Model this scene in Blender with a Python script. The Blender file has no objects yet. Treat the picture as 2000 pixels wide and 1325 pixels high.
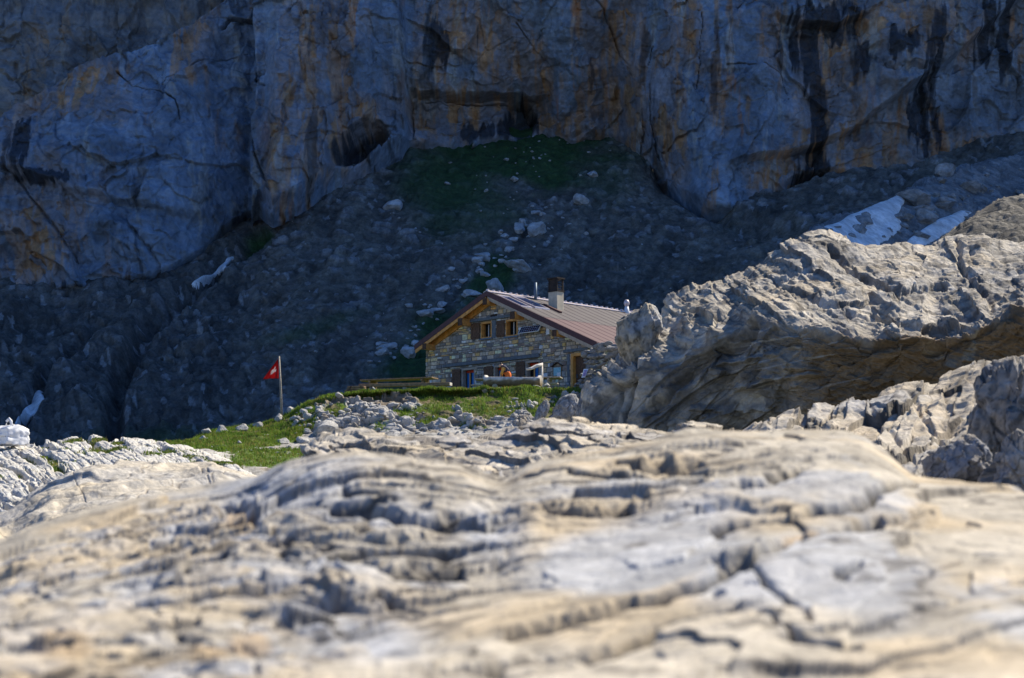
import bpy, bmesh, math, random
import numpy as np
from mathutils import Vector, Matrix
from mathutils.bvhtree import BVHTree
random.seed(7); rng = np.random.default_rng(7)
sc = bpy.context.scene
C = sc.collection
# ------------------------------------------------------------------ camera
FPX = 3333.33; PITCH = math.radians(7.1); CX, CY = 1000.0, 662.5
cam = bpy.data.cameras.new('camera'); cam.lens = 60; cam.sensor_width = 36
cam.clip_start = .05; cam.clip_end = 6000
cam.dof.use_dof = True; cam.dof.focus_distance = 74; cam.dof.aperture_fstop = 6.0
co = bpy.data.objects.new('camera', cam); C.objects.link(co)
co.rotation_euler = (math.pi/2 + PITCH, 0, 0); sc.camera = co
# ------------------------------------------------------------------ sky, sun, exposure
SUN = Vector((.56, .38, .735)).normalized()
w = bpy.data.worlds.new('World'); sc.world = w; w.use_nodes = True
wn = w.node_tree.nodes; bg = wn['Background']
sky = wn.new('ShaderNodeTexSky'); sky.sky_type = 'NISHITA'; sky.sun_disc = False
sky.sun_elevation = math.asin(SUN.z); sky.sun_rotation = math.atan2(SUN.x, SUN.y)
sky.altitude = 2300; sky.air_density = 1.0; sky.dust_density = 0; sky.ozone_density = 6.0
tint = wn.new('ShaderNodeVectorMath'); tint.operation = 'MULTIPLY'; tint.inputs[1].default_value = (.70, 1.0, 1.32)   # grade on the sky light, to turn shaded areas bluer
w.node_tree.links.new(sky.outputs[0], tint.inputs[0]); w.node_tree.links.new(tint.outputs[0], bg.inputs[0]); bg.inputs[1].default_value = .08
sl = bpy.data.lights.new('sun', 'SUN'); sl.energy = 5.0; sl.angle = math.radians(.5); sl.color = (1, .92, .77)
so = bpy.data.objects.new('sun', sl); C.objects.link(so)
so.rotation_euler = (-SUN).to_track_quat('-Z', 'Y').to_euler()
sc.view_settings.view_transform = 'Standard'; sc.view_settings.look = 'None'
sc.view_settings.exposure = 0.62; sc.view_settings.gamma = 1
sc.cycles.max_bounces = 6; sc.cycles.diffuse_bounces = 4; sc.cycles.use_denoising = True
# ------------------------------------------------------------------ maths
cp, sp = math.cos(PITCH), math.sin(PITCH)
def P(px, py, d):
    """pixel of the 2000 px photograph + distance along +Y -> world"""
    px, py, d = np.broadcast_arrays(np.asarray(px, float), np.asarray(py, float), np.asarray(d, float))
    xc = (px-CX)/FPX; yc = (CY-py)/FPX
    dy = cp - sp*yc; dz = sp + cp*yc
    k = d/dy
    return np.stack([xc*k, d, dz*k], -1)
def pyz(z, d): return CY-FPX*math.tan(math.atan2(z, d)-PITCH)
def proj(V):
    x, y, z = V[..., 0], V[..., 1], V[..., 2]
    f = y*cp + z*sp; u = -y*sp + z*cp
    return CX + FPX*x/f, CY - FPX*u/f
def ray(px, py):
    v = P(px, py, 1.0); return Vector(v).normalized()
def ss(a, b, x):
    t = np.clip((x-a)/(b-a), 0, 1); return t*t*(3-2*t)
G16 = np.array([(1,1,0),(-1,1,0),(1,-1,0),(-1,-1,0),(1,0,1),(-1,0,1),(1,0,-1),(-1,0,-1),(0,1,1),(0,-1,1),(0,1,-1),(0,-1,-1),(1,1,0),(-1,1,0),(0,-1,1),(0,-1,-1)], np.float32)
def _hash(ix, iy, iz, seed=0):
    with np.errstate(over='ignore'):
        n = ix.astype(np.uint32)*np.uint32(374761393) + iy.astype(np.uint32)*np.uint32(668265263) + iz.astype(np.uint32)*np.uint32(2246822519) + np.uint32((seed*3266489917) & 0xffffffff)
        n = (n ^ (n >> np.uint32(13)))*np.uint32(1274126177)
        return n ^ (n >> np.uint32(16))
def noise(x, y, z=0, seed=0):
    x, y, z = np.broadcast_arrays(x, y, z)
    xi = np.floor(x); yi = np.floor(y); zi = np.floor(z)
    fx = (x-xi).astype(np.float32); fy = (y-yi).astype(np.float32); fz = (z-zi).astype(np.float32)
    xi = xi.astype(np.int64); yi = yi.astype(np.int64); zi = zi.astype(np.int64)
    u = fx*fx*fx*(fx*(fx*6-15)+10); v = fy*fy*fy*(fy*(fy*6-15)+10); ww = fz*fz*fz*(fz*(fz*6-15)+10)
    r = {}
    for a in (0, 1):
        for b in (0, 1):
            for c in (0, 1):
                g = G16[_hash(xi+a, yi+b, zi+c, seed) & np.uint32(15)]
                r[a, b, c] = g[..., 0]*(fx-a) + g[..., 1]*(fy-b) + g[..., 2]*(fz-c)
    L = lambda p, q, t: p+(q-p)*t
    return L(L(L(r[0,0,0], r[1,0,0], u), L(r[0,1,0], r[1,1,0], u), v), L(L(r[0,0,1], r[1,0,1], u), L(r[0,1,1], r[1,1,1], u), v), ww)
def fbm(x, y, z=0, o=4, seed=0, gain=.5, ridge=False):
    s = 0; a = 1; t = 0; f = 1
    for i in range(o):
        n = noise(x*f, y*f, z*f, seed+i*17)
        if ridge: n = 1-2*np.abs(n)*1.4
        s = s + a*n; t += a; a *= gain; f *= 2.03
    return s/t*(1.0 if ridge else 1.6)
def worley(x, y, seed=0):
    """F1, F2, cell random, and the offset to the nearest site"""
    xi = np.floor(x).astype(np.int64); yi = np.floor(y).astype(np.int64)
    f1 = np.full(x.shape, 9.); f2 = np.full(x.shape, 9.); cid = np.zeros(x.shape); ox = np.zeros(x.shape); oy = np.zeros(x.shape)
    for a in (-1, 0, 1):
        for b in (-1, 0, 1):
            h = _hash(xi+a, yi+b, np.zeros_like(xi), seed); h2 = _hash(xi+a, yi+b, np.ones_like(xi), seed)
            sx = xi+a+(h & np.uint32(1023))/1023.; sy = yi+b+((h >> np.uint32(10)) & np.uint32(1023))/1023.
            d = np.hypot(x-sx, y-sy); n = d < f1
            f2 = np.where(n, f1, np.minimum(f2, d)); f1 = np.where(n, d, f1)
            cid = np.where(n, (h2 & np.uint32(4095))/4095., cid); ox = np.where(n, x-sx, ox); oy = np.where(n, y-sy, oy)
    return f1, f2, cid, ox, oy
def facets(u, v, seed, A=1., B=1.6, wob=.18, skew=0):
    """broken rock: every cell is its own tilted plane; returns height and the distance to the joint"""
    w1 = fbm(u*.7, v*.7, seed*.13, 3, seed); w2 = fbm(u*.7+9, v*.7, seed*.13, 3, seed+1)
    f1, f2, cid, ox, oy = worley(u+wob*w1*2, v+wob*w2*2, seed)
    r1 = (cid*7.13) % 1; r2 = (cid*13.7) % 1
    return A*(cid-.5)+B*((r1-.5)*ox+(r2-.5+skew)*oy), f2-f1, cid
def pdist(px, py, pts):
    d = np.full(px.shape, 1e9)
    for (x0, y0), (x1, y1) in zip(pts[:-1], pts[1:]):
        dx, dy = x1-x0, y1-y0
        t = np.clip(((px-x0)*dx+(py-y0)*dy)/(dx*dx+dy*dy), 0, 1)
        d = np.minimum(d, np.hypot(px-x0-t*dx, py-y0-t*dy))
    return d
def inpoly(px, py, pts):
    r = np.zeros(np.shape(px), bool); n = len(pts)
    for i in range(n):
        (x0, y0), (x1, y1) = pts[i], pts[(i+1) % n]
        c = ((y0 > py) != (y1 > py)) & (px < (x1-x0)*(py-y0)/((y1-y0) or 1e-9)+x0); r ^= c
    return r
def sdpoly(px, py, pts):
    d = pdist(px, py, list(pts)+[pts[0]]); return np.where(inpoly(px, py, pts), d, -d)
def blob(px, py, cx, cy, rx, ry, rot=0, soft=.5, wob=None):
    c, s = math.cos(math.radians(rot)), math.sin(math.radians(rot))
    dx, dy = px-cx, py-cy
    r = np.hypot((dx*c+dy*s)/rx, (-dx*s+dy*c)/ry)
    if wob is not None: r = r+wob
    return 1-ss(1-soft, 1+soft, r)
def mix(a, b, m): return a*(1-m[..., None]) + np.asarray(b, float)*m[..., None]
# ------------------------------------------------------------------ object helpers
def tag(o, label=None, cat=None, group=None, kind=None):
    for k, v in (('label', label), ('category', cat), ('group', group), ('kind', kind)):
        if v: o[k] = v
    return o
def link(name, me, m=None, parent=None):
    o = bpy.data.objects.new(name, me); C.objects.link(o)
    if m and me and not me.materials: me.materials.append(m)
    if parent: o.parent = parent
    return o
def empty(name, loc, rz=0):
    o = bpy.data.objects.new(name, None); C.objects.link(o); o.location = loc; o.rotation_euler = (0, 0, rz); o.empty_display_size = .2
    return o
def mesh_np(name, V, F, col=None, smooth=True):
    V = np.ascontiguousarray(V, np.float32).reshape(-1, 3); F = np.ascontiguousarray(F, np.int32); k = F.shape[1]
    me = bpy.data.meshes.new(name)
    me.vertices.add(len(V)); me.vertices.foreach_set('co', V.ravel())
    me.loops.add(F.size); me.loops.foreach_set('vertex_index', F.ravel())
    me.polygons.add(len(F)); me.polygons.foreach_set('loop_start', np.arange(0, F.size, k, dtype=np.int32))
    try: me.polygons.foreach_set('loop_total', np.full(len(F), k, np.int32))
    except Exception: pass
    me.polygons.foreach_set('use_smooth', np.full(len(F), smooth))
    if col is not None:
        c = np.ones((len(V), 4), np.float32); c[:, :3] = np.clip(col.reshape(-1, 3), 0, 1)
        a = me.attributes.new('col', 'FLOAT_COLOR', 'POINT'); a.data.foreach_set('color', c.ravel())
    me.update(calc_edges=True); me.validate()
    return me
def gridfaces(nv, nu):
    i = np.arange(nv*nu).reshape(nv, nu)
    return np.stack([i[:-1, :-1], i[:-1, 1:], i[1:, 1:], i[1:, :-1]], -1).reshape(-1, 4)
def normals(V):
    du = np.gradient(V, axis=1); dv = np.gradient(V, axis=0)
    n = np.cross(du, dv); return n/np.maximum(np.linalg.norm(n, axis=-1, keepdims=True), 1e-9)
def loft(rows, segs, U, smooth=0, cubic=True):
    """rows of (px, py, distance) control points -> grid of world points (rows from the nearest/lowest upward)"""
    R = []
    for r in rows:
        r = sorted(r); xs = [a[0] for a in r]
        py = np.interp(U, xs, [a[1] for a in r]); d = np.interp(U, xs, [a[2] for a in r])
        if smooth:
            k = np.exp(-.5*(np.arange(-3*smooth, 3*smooth+1)/smooth)**2); k /= k.sum()
            py = np.convolve(np.pad(py, 3*smooth, 'edge'), k, 'valid'); d = np.convolve(np.pad(d, 3*smooth, 'edge'), k, 'valid')
        R.append(P(U, py, d))
    out = []
    for i, n in enumerate(segs):
        p1, p2 = R[i], R[i+1]; p0 = R[i-1] if i else 2*p1-p2; p3 = R[i+2] if i+2 < len(R) else 2*p2-p1
        for t in np.arange(n)/n:
            if cubic:
                m1 = (p2-p0)*.5; m2 = (p3-p1)*.5
                # limit tangents so that neighbouring spans of other length do not overshoot
                L = np.linalg.norm(p2-p1, axis=-1, keepdims=True)
                for m in (m1, m2): m *= np.minimum(1, 1.2*L/np.maximum(np.linalg.norm(m, axis=-1, keepdims=True), 1e-9))
                h = t*t; q = h*t
                out.append((2*q-3*h+1)*p1+(q-2*h+t)*m1+(-2*q+3*h)*p2+(q-h)*m2)
            else: out.append(p1+(p2-p1)*t)
    out.append(R[-1])
    return np.stack(out)
# ------------------------------------------------------------------ materials
def newmat(name):
    m = bpy.data.materials.new(name); m.use_nodes = True
    return m, m.node_tree.nodes, m.node_tree.links, m.node_tree.nodes['Principled BSDF']
def rockmat(name, s, var=.35, bump=.3, dist=.03, rough=.92, attr=True, base=(.4, .36, .3), strat=0, spec=.25):
    m, n, l, b = newmat(name)
    tc = n.new('ShaderNodeTexCoord'); mp = n.new('ShaderNodeMapping'); l.new(tc.outputs['Object'], mp.inputs[0])
    mp.inputs['Scale'].default_value = (1, 1, 1+strat); mp.inputs['Rotation'].default_value = (.15, .3, 0)
    n1 = n.new('ShaderNodeTexNoise'); n1.inputs['Scale'].default_value = s; n1.inputs['Detail'].default_value = 9; n1.inputs['Roughness'].default_value = .68
    n2 = n.new('ShaderNodeTexNoise'); n2.inputs['Scale'].default_value = s*5.3; n2.inputs['Detail'].default_value = 6; n2.inputs['Roughness'].default_value = .6
    vo = n.new('ShaderNodeTexVoronoi'); vo.feature = 'DISTANCE_TO_EDGE'; vo.inputs['Scale'].default_value = s*.8
    for q in (n1, n2): l.new(mp.outputs[0], q.inputs['Vector'])
    wv = n.new('ShaderNodeVectorMath'); wv.operation = 'ADD'; l.new(mp.outputs[0], wv.inputs[0])
    sv = n.new('ShaderNodeVectorMath'); sv.operation = 'SCALE'; sv.inputs['Scale'].default_value = .8/s; l.new(n1.outputs['Color'], sv.inputs[0]); l.new(sv.outputs[0], wv.inputs[1])
    l.new(wv.outputs[0], vo.inputs['Vector'])
    r1 = n.new('ShaderNodeMapRange'); r1.inputs[1].default_value = .3; r1.inputs[2].default_value = .7; r1.inputs[3].default_value = 1-var; r1.inputs[4].default_value = 1+var
    l.new(n1.outputs[0], r1.inputs[0])
    r2 = n.new('ShaderNodeMapRange'); r2.inputs[1].default_value = .3; r2.inputs[2].default_value = .7; r2.inputs[3].default_value = 1-var*.6; r2.inputs[4].default_value = 1+var*.6
    l.new(n2.outputs[0], r2.inputs[0])
    mu = n.new('ShaderNodeMath'); mu.operation = 'MULTIPLY'; l.new(r1.outputs[0], mu.inputs[0]); l.new(r2.outputs[0], mu.inputs[1])
    if attr: src = n.new('ShaderNodeAttribute'); src.attribute_name = 'col'; so_ = src.outputs['Color']
    else:
        rp = n.new('ShaderNodeValToRGB'); l.new(n1.outputs[0], rp.inputs[0]); so_ = rp.outputs[0]
        rp.color_ramp.elements[0].position = .3; rp.color_ramp.elements[1].position = .7
        rp.color_ramp.elements[0].color = (*[c*.8 for c in base], 1); rp.color_ramp.elements[1].color = (*[min(1, c*1.2) for c in base], 1)
    mx = n.new('ShaderNodeVectorMath'); mx.operation = 'SCALE'; l.new(so_, mx.inputs[0]); l.new(mu.outputs[0], mx.inputs['Scale'])
    l.new(mx.outputs[0], b.inputs['Base Color']); b.inputs['Roughness'].default_value = rough; b.inputs['Specular IOR Level'].default_value = spec
    cr = n.new('ShaderNodeMapRange'); cr.inputs[2].default_value = .12; l.new(vo.outputs[0], cr.inputs[0])
    a1 = n.new('ShaderNodeMath'); a1.operation = 'MULTIPLY_ADD'; l.new(cr.outputs[0], a1.inputs[0]); a1.inputs[1].default_value = .22; l.new(n1.outputs[0], a1.inputs[2])
    a2 = n.new('ShaderNodeMath'); a2.operation = 'MULTIPLY_ADD'; l.new(n2.outputs[0], a2.inputs[0]); a2.inputs[1].default_value = .35; l.new(a1.outputs[0], a2.inputs[2])
    bp = n.new('ShaderNodeBump'); bp.inputs['Strength'].default_value = bump; bp.inputs['Distance'].default_value = dist
    l.new(a2.outputs[0], bp.inputs['Height']); l.new(bp.outputs[0], b.inputs['Normal'])
    return m
def plain(name, col, rough=.7, metal=0, var=.15, s=8, stretch=(1, 1, 1), bump=.1, spec=.3):
    m, n, l, b = newmat(name)
    tc = n.new('ShaderNodeTexCoord'); mp = n.new('ShaderNodeMapping'); mp.inputs['Scale'].default_value = stretch; l.new(tc.outputs['Object'], mp.inputs[0])
    n1 = n.new('ShaderNodeTexNoise'); n1.inputs['Scale'].default_value = s; n1.inputs['Detail'].default_value = 6; l.new(mp.outputs[0], n1.inputs['Vector'])
    rp = n.new('ShaderNodeValToRGB'); l.new(n1.outputs[0], rp.inputs[0]); e = rp.color_ramp.elements
    e[0].position = .3; e[1].position = .7; e[0].color = (*[c*(1-var) for c in col], 1); e[1].color = (*[min(1, c*(1+var)) for c in col], 1)
    l.new(rp.outputs[0], b.inputs['Base Color']); b.inputs['Roughness'].default_value = rough; b.inputs['Metallic'].default_value = metal; b.inputs['Specular IOR Level'].default_value = spec
    if bump:
        bp = n.new('ShaderNodeBump'); bp.inputs['Strength'].default_value = bump; bp.inputs['Distance'].default_value = .02; l.new(n1.outputs[0], bp.inputs['Height']); l.new(bp.outputs[0], b.inputs['Normal'])
    return m
def attrmat(name, rough=.8, var=.2, s=12, trans=0):
    m, n, l, b = newmat(name)
    src = n.new('ShaderNodeAttribute'); src.attribute_name = 'col'
    tc = n.new('ShaderNodeTexCoord'); n1 = n.new('ShaderNodeTexNoise'); n1.inputs['Scale'].default_value = s; n1.inputs['Detail'].default_value = 5; l.new(tc.outputs['Object'], n1.inputs['Vector'])
    r1 = n.new('ShaderNodeMapRange'); r1.inputs[1].default_value = .3; r1.inputs[2].default_value = .7; r1.inputs[3].default_value = 1-var; r1.inputs[4].default_value = 1+var; l.new(n1.outputs[0], r1.inputs[0])
    mx = n.new('ShaderNodeVectorMath'); mx.operation = 'SCALE'; l.new(src.outputs['Color'], mx.inputs[0]); l.new(r1.outputs[0], mx.inputs['Scale'])
    l.new(mx.outputs[0], b.inputs['Base Color']); b.inputs['Roughness'].default_value = rough; b.inputs['Specular IOR Level'].default_value = .2
    if trans:
        tr = n.new('ShaderNodeBsdfTranslucent'); l.new(mx.outputs[0], tr.inputs['Color']); ms = n.new('ShaderNodeMixShader'); ms.inputs[0].default_value = trans
        l.new(b.outputs[0], ms.inputs[1]); l.new(tr.outputs[0], ms.inputs[2]); l.new(ms.outputs[0], n['Material Output'].inputs['Surface'])
    return m
M_FG = rockmat('near_limestone', 14, .22, .25, .02)
M_MID = rockmat('limestone', 5, .3, .45, .05)
M_BOULD = rockmat('boulder_rock', 2.2, .32, .7, .10)
M_PAVE = rockmat('pavement_rock', 2.2, .3, .6, .10)
M_CLIFF = rockmat('cliff_rock', .22, .38, .7, .9, strat=0)
M_TALUS = rockmat('scree', .7, .45, .8, .35)
M_GROUND = rockmat('mountain_ground', .15, .35, .5, .5)
M_STONE = rockmat('stone', 4, .3, .5, .05, attr=False, base=(.40, .385, .36))
M_SCREE = rockmat('scree_boulder', 1.2, .3, .6, .12, attr=False, base=(.42, .42, .43))
M_SNOW = rockmat('old_snow', .8, .22, .5, .15, attr=False, base=(.74, .75, .77), rough=.6)
M_WSTONE = rockmat('wall_stone', 4, .35, .6, .06, attr=False, base=(.23, .225, .22))  # darker stone copy, the wall's shade put into its colour
M_GRASS = attrmat('grass_blades', .7, .25, 3, trans=.35)
# ------------------------------------------------------------------ ground sheet
def ground_z(x, y):
    z = np.where(y < 140, -1.25+.04*np.clip(y, -250, 140), 4.4)
    far = ss(150, 900, np.hypot(x, np.maximum(-y, 0)))
    return z + .18*fbm(x*.3, y*.3, 0, 4, 3) + far*(np.abs(fbm(x*.004, y*.004, 0, 4, 5))*120-10)
gx = np.unique(np.concatenate([np.linspace(-60, 60, 241), np.sign(np.linspace(-1, 1, 121))*60+np.linspace(-1, 1, 121)**3*2400]))
gy = np.unique(np.concatenate([np.linspace(-20, 140, 321), 140+np.linspace(0, 1, 25)**2*600, -20-np.linspace(0, 1, 60)**2*2500]))
X, Y = np.meshgrid(gx, gy); Z = ground_z(X, Y)
gm = ss(-.1, .35, fbm(X*.12, Y*.12, 0, 5, 9))
gc = mix(np.broadcast_to((.24, .23, .21), X.shape+(3,)), (.08, .12, .03), gm*.7)
o = link('ground', mesh_np('ground', np.stack([X, Y, Z], -1), gridfaces(len(gy), len(gx)), gc), M_GROUND); tag(o, kind='structure')
# ------------------------------------------------------------------ cliff
BASE = [(-4000, 600, 185), (-300, 580, 185), (0, 562, 186), (80, 567, 187), (170, 556, 188), (280, 540, 190), (350, 515, 192), (400, 490, 196), (440, 455, 202), (490, 420, 206), (530, 395, 206),
        (552, 412, 198), (600, 390, 200), (650, 350, 206), (740, 316, 216), (800, 286, 222), (900, 279, 226), (1000, 267, 230), (1060, 262, 232), (1090, 275, 230), (1112, 278, 230), (1180, 265, 232), (1212, 272, 230),
        (1260, 312, 224), (1330, 372, 214), (1380, 398, 208), (1450, 396, 206), (1560, 376, 208), (1600, 366, 210), (1680, 346, 212), (1760, 336, 214), (1830, 312, 217), (1900, 290, 220), (2000, 270, 224), (2400, 230, 232), (7000, 200, 240)]
def shift(r, dpy, dd): return [(a, b+dpy, c+dd) for a, b, c in r]
def at_py(r, py, dd): return [(a, py, c*.35+.65*212+dd) for a, b, c in r]
Uc = np.concatenate([np.linspace(-3500, -60, 60), np.linspace(-50, 2050, 1150), np.linspace(2060, 6500, 80)])
rows = [shift(BASE, 60, 4), BASE, at_py(BASE, -15, 6), at_py(BASE, -200, 12), [(-4000, pyz(326, 262), 262), (7000, pyz(326, 262), 262)]]
def cliff_rows_fix(r):  # keep the skirt under the base line
    return r
V = loft(rows, [8, 430, 30, 40], Uc, cubic=False)
px, py = proj(V)
x, y, z = V[..., 0], V[..., 1], V[..., 2]
inside = ss(-600, -60, py)
wob = 14*fbm(x*.06, z*.06, 3, 4, 21); wx = px+wob; wy = py+14*fbm(x*.06, z*.06, 9, 4, 22)
yl = np.interp(px, [-400, 0, 100, 150, 230, 330, 440, 480], [420, 232, 165, 140, 100, 60, 8, -30])
rec = ss(0, 22, yl-wy)*(px < 520)
off = 13*rec
off += -6*ss(497, 512, wx)*(1-ss(1100, 1500, px)) + 5*ss(784, 797, wx)*(1-ss(1100, 1500, px)) - 4*blob(px, py, 250, 380, 260, 190, 0, .6)
off += 9*blob(wx*.6+px*.4, wy*.6+py*.4, 706, 306, 52, 26, -28, .35)
off += 5*blob(wx*.5+px*.5, wy*.5+py*.5, 1015, 228, 28, 38, 0, .3)
off += 2.6*ss(180, 190, wy)*(1-ss(230, 300, py))*ss(795, 805, px)*(1-ss(1040, 1080, px))
off += 2.0*ss(330, 350, wy-.25*px)*(1-ss(350, 460, px))
yd = np.interp(px, [1380, 1475, 1560, 1640, 1680, 1750, 1830, 1890, 1960, 2060], [330, 300, 276, 256, 232, 186, 132, 82, 22, -60])
dm = ss(1400, 1480, px)
off += 3.2*ss(-2, 9, wy*.5+py*.5-yd)*dm
yu = np.interp(px, [1480, 1560, 1640, 1700, 1760, 1900], [20, 36, 42, 22, -5, -60]); off += 2.5*ss(-2, 8, wy*.5+py*.5-yu)*ss(1490, 1540, px)*(1-ss(1680, 1720, px))
off += -3*blob(px, py, 1275, 130, 45, 230, 8, .6) + 3.5*blob(wx, wy, 1620, 340, 55, 22, -5, .5) + 3*blob(wx, wy, 1720, 352, 70, 14, -10, .5)
CR = [([(230, 140), (260, 170), (310, 175), (345, 200), (350, 235)], 7, 2.5), ([(430, 55), (450, 42), (475, 48), (505, 46)], 6, 4), ([(500, 0), (506, 80), (500, 150), (510, 190), (500, 260), (520, 330), (540, 395)], 5, 3),
      ([(790, 0), (786, 100), (795, 200), (800, 280)], 4, 2.5), ([(1160, 0), (1175, 25), (1195, 70), (1210, 110), (1230, 135)], 3.5, 2), ([(1270, 100), (1263, 150), (1268, 250), (1285, 310)], 3.5, 2),
      ([(1010, 60), (1040, 100), (1080, 140), (1095, 155)], 3, 2), ([(0, 330), (40, 350), (80, 400), (130, 460), (160, 520)], 5, 1.6), ([(495, 155), (515, 165), (512, 185), (525, 190)], 5, 3),
      ([(300, 180), (320, 150), (360, 130), (420, 110), (480, 105)], 3, 1.5), ([(820, 190), (880, 186), (960, 196), (1040, 195)], 3, 1.5), ([(1415, 120), (1460, 115), (1520, 125), (1545, 180)], 3, 1.5),
      ([(1370, 20), (1362, 90), (1360, 130), (1352, 170)], 3, 1.8), ([(1460, 380), (1450, 330), (1480, 300)], 3, 1.5),
      ([(650, 40), (640, 90), (665, 130), (720, 110)], 2.5, 1.2), ([(1600, 355), (1610, 300), (1630, 262)], 4, 2)]
w2 = 5*fbm(x*.35, z*.35, 4, 4, 24, gain=.65); crk = np.zeros_like(px); vis = (px > -60) & (px < 2060) & (py > -30)
for pts, wd, dp in CR:
    d = np.where(vis, 0, 1e9); d[vis] = pdist(px[vis]+1.0*wob[vis]+w2[vis], py[vis]+.7*wob[vis]+w2[vis], pts)
    k = 1-ss(0, wd*.7*(.75+1.5*noise(x*.12, z*.12, 1, 5)).clip(.12), d); off += dp*k*.5; crk = np.maximum(crk, k)
fl = fbm(x*.10, y*.05, z*.022, 4, 31, ridge=True)
hack = fbm(x*.05, y*.05, z*.05, 6, 33, gain=.55)
f1, f2, cid, _, _ = worley(x*.09+.3*hack, z*.055+.3*hack, 41)
f1b, f2b, cidb, _, _ = worley(x*.3+.6*hack, z*.2+.6*hack, 43)
led = fbm(x*.03, y*.03, z*.35, 4, 35)
fl1, fl2, flc, flx, fly = worley(x*.05+.25*hack, z*.032+.25*hack, 45)
F1, E1, C1 = facets(px/150+.2*hack, py/190, 246, 1, 1.6, .3); F2, E2, C2 = facets(px/62+.2*hack, py/70, 247, 1, 1.6, .3); F3, E3, C3 = facets(px/24, py/26+.4*px/24*.3, 248, 1, 1.7, .3)
off += inside*(2.0*F1+.8*F2+.42*F3)
off += inside*(.6*flx-.5*fly+2.2*(flc-.5)*ss(0, .12, fl2-fl1)+-1.3*fl-2.6*hack+1.6*(cid-.5)*ss(0, .15, f2-f1)+.55*(cidb-.5)*ss(0, .12, f2b-f1b)-.5*led - .5*fbm(x*.5, y*.5, z*.5, 4, 36))
V = V.copy(); V[..., 1] += off
# rock colour tuned bluer; shade of cave, hole, recesses and cracks painted in
st1 = fbm(px*.016+.5*hack, py*.0022, 5, 5, 51, gain=.6); st2 = fbm(px*.035+.4*hack, py*.004, 8, 4, 52, gain=.6); pat = fbm(x*.06, z*.045, 4, 5, 53)
col = np.broadcast_to(np.array((.21, .26, .335)), px.shape+(3,)).copy()
col *= (1+.35*fbm(x*.12, z*.12, 2, 5, 54))[..., None]
oc = ss(.28, .44, .75*st1+.7*pat+.25*st2+.06)*.7*(1-.8*blob(px, py, 240, 370, 250, 170, 0, .5))
for b in [(560, 330, 40, 110, -8), (585, 180, 40, 90, 0), (640, 90, 70, 70, 0), (700, 245, 60, 35, 0), (650, 300, 60, 70, -20), (830, 190, 40, 70, 0), (905, 215, 110, 50, 0), (880, 60, 50, 80, 20), (960, 100, 40, 70, -20), (1215, 215, 45, 100, -8), (1210, 60, 35, 90, 10),
          (1300, 215, 28, 120, -6), (1345, 60, 30, 80, 0), (1045, 150, 40, 90, -30), (90, 460, 75, 110, 20), (160, 160, 80, 60, 0), (130, 200, 120, 40, 0), (1640, 180, 70, 160, 0), (1740, 60, 130, 50, 0), (1870, 300, 130, 50, 0), (1700, 300, 110, 60, 0), (1530, 330, 60, 50, 0), (1110, 250, 80, 30, 10), (1510, 60, 25, 60, 0)]:
    oc = np.maximum(oc, blob(wx, wy, b[0], b[1], b[2]*1.1, b[3]*1.1, b[4], .4, 1.3*st2+.7*pat)*.9)
col = mix(col, (.42, .235, .105), np.clip(oc, 0, .95)*(.25+.75*ss(-.25, .2, st2+.5*(C3-.5))))
col = mix(col, (.40, .16, .06), .55*ss(.30, .55, .8*st2+.5*pat)*ss(500, 560, px))
col = mix(col, (.42, .41, .38), .6*ss(.24, .40, .8*st2-.45*pat+.15*led)); col = mix(col, (.085, .10, .13), .7*ss(.10, .34, -.8*pat+.5*st2-.2))
col = mix(col, (.20, .165, .125), .6*rec+.25*ss(1480, 1640, px)*ss(-.4, .3, pat))
stf = fbm(px*.075+.3*hack, py*.006, 12, 3, 55, gain=.6)
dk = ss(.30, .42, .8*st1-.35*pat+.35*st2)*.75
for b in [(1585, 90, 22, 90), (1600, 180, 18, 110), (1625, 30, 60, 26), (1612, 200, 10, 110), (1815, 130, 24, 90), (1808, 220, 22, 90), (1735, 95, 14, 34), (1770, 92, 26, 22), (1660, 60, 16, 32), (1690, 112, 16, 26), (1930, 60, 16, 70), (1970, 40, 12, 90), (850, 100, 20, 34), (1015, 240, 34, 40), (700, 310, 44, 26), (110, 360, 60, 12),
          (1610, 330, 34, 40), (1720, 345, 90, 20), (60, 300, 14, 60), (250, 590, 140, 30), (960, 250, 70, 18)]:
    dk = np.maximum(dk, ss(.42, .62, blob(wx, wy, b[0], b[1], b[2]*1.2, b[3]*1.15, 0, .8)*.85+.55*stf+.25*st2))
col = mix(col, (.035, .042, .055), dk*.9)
col = mix(col, (.07, .075, .09), .4*(1-ss(0, .07, E2))*ss(.0, .4, hack)); col *= (.88+.24*C2[..., None])*(.9+.2*C3[..., None])
col = mix(col, (.05, .05, .052), crk*.3)
o = link('cliff', mesh_np('cliff', V, gridfaces(*px.shape), col), M_CLIFF); tag(o, kind='structure')
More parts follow.
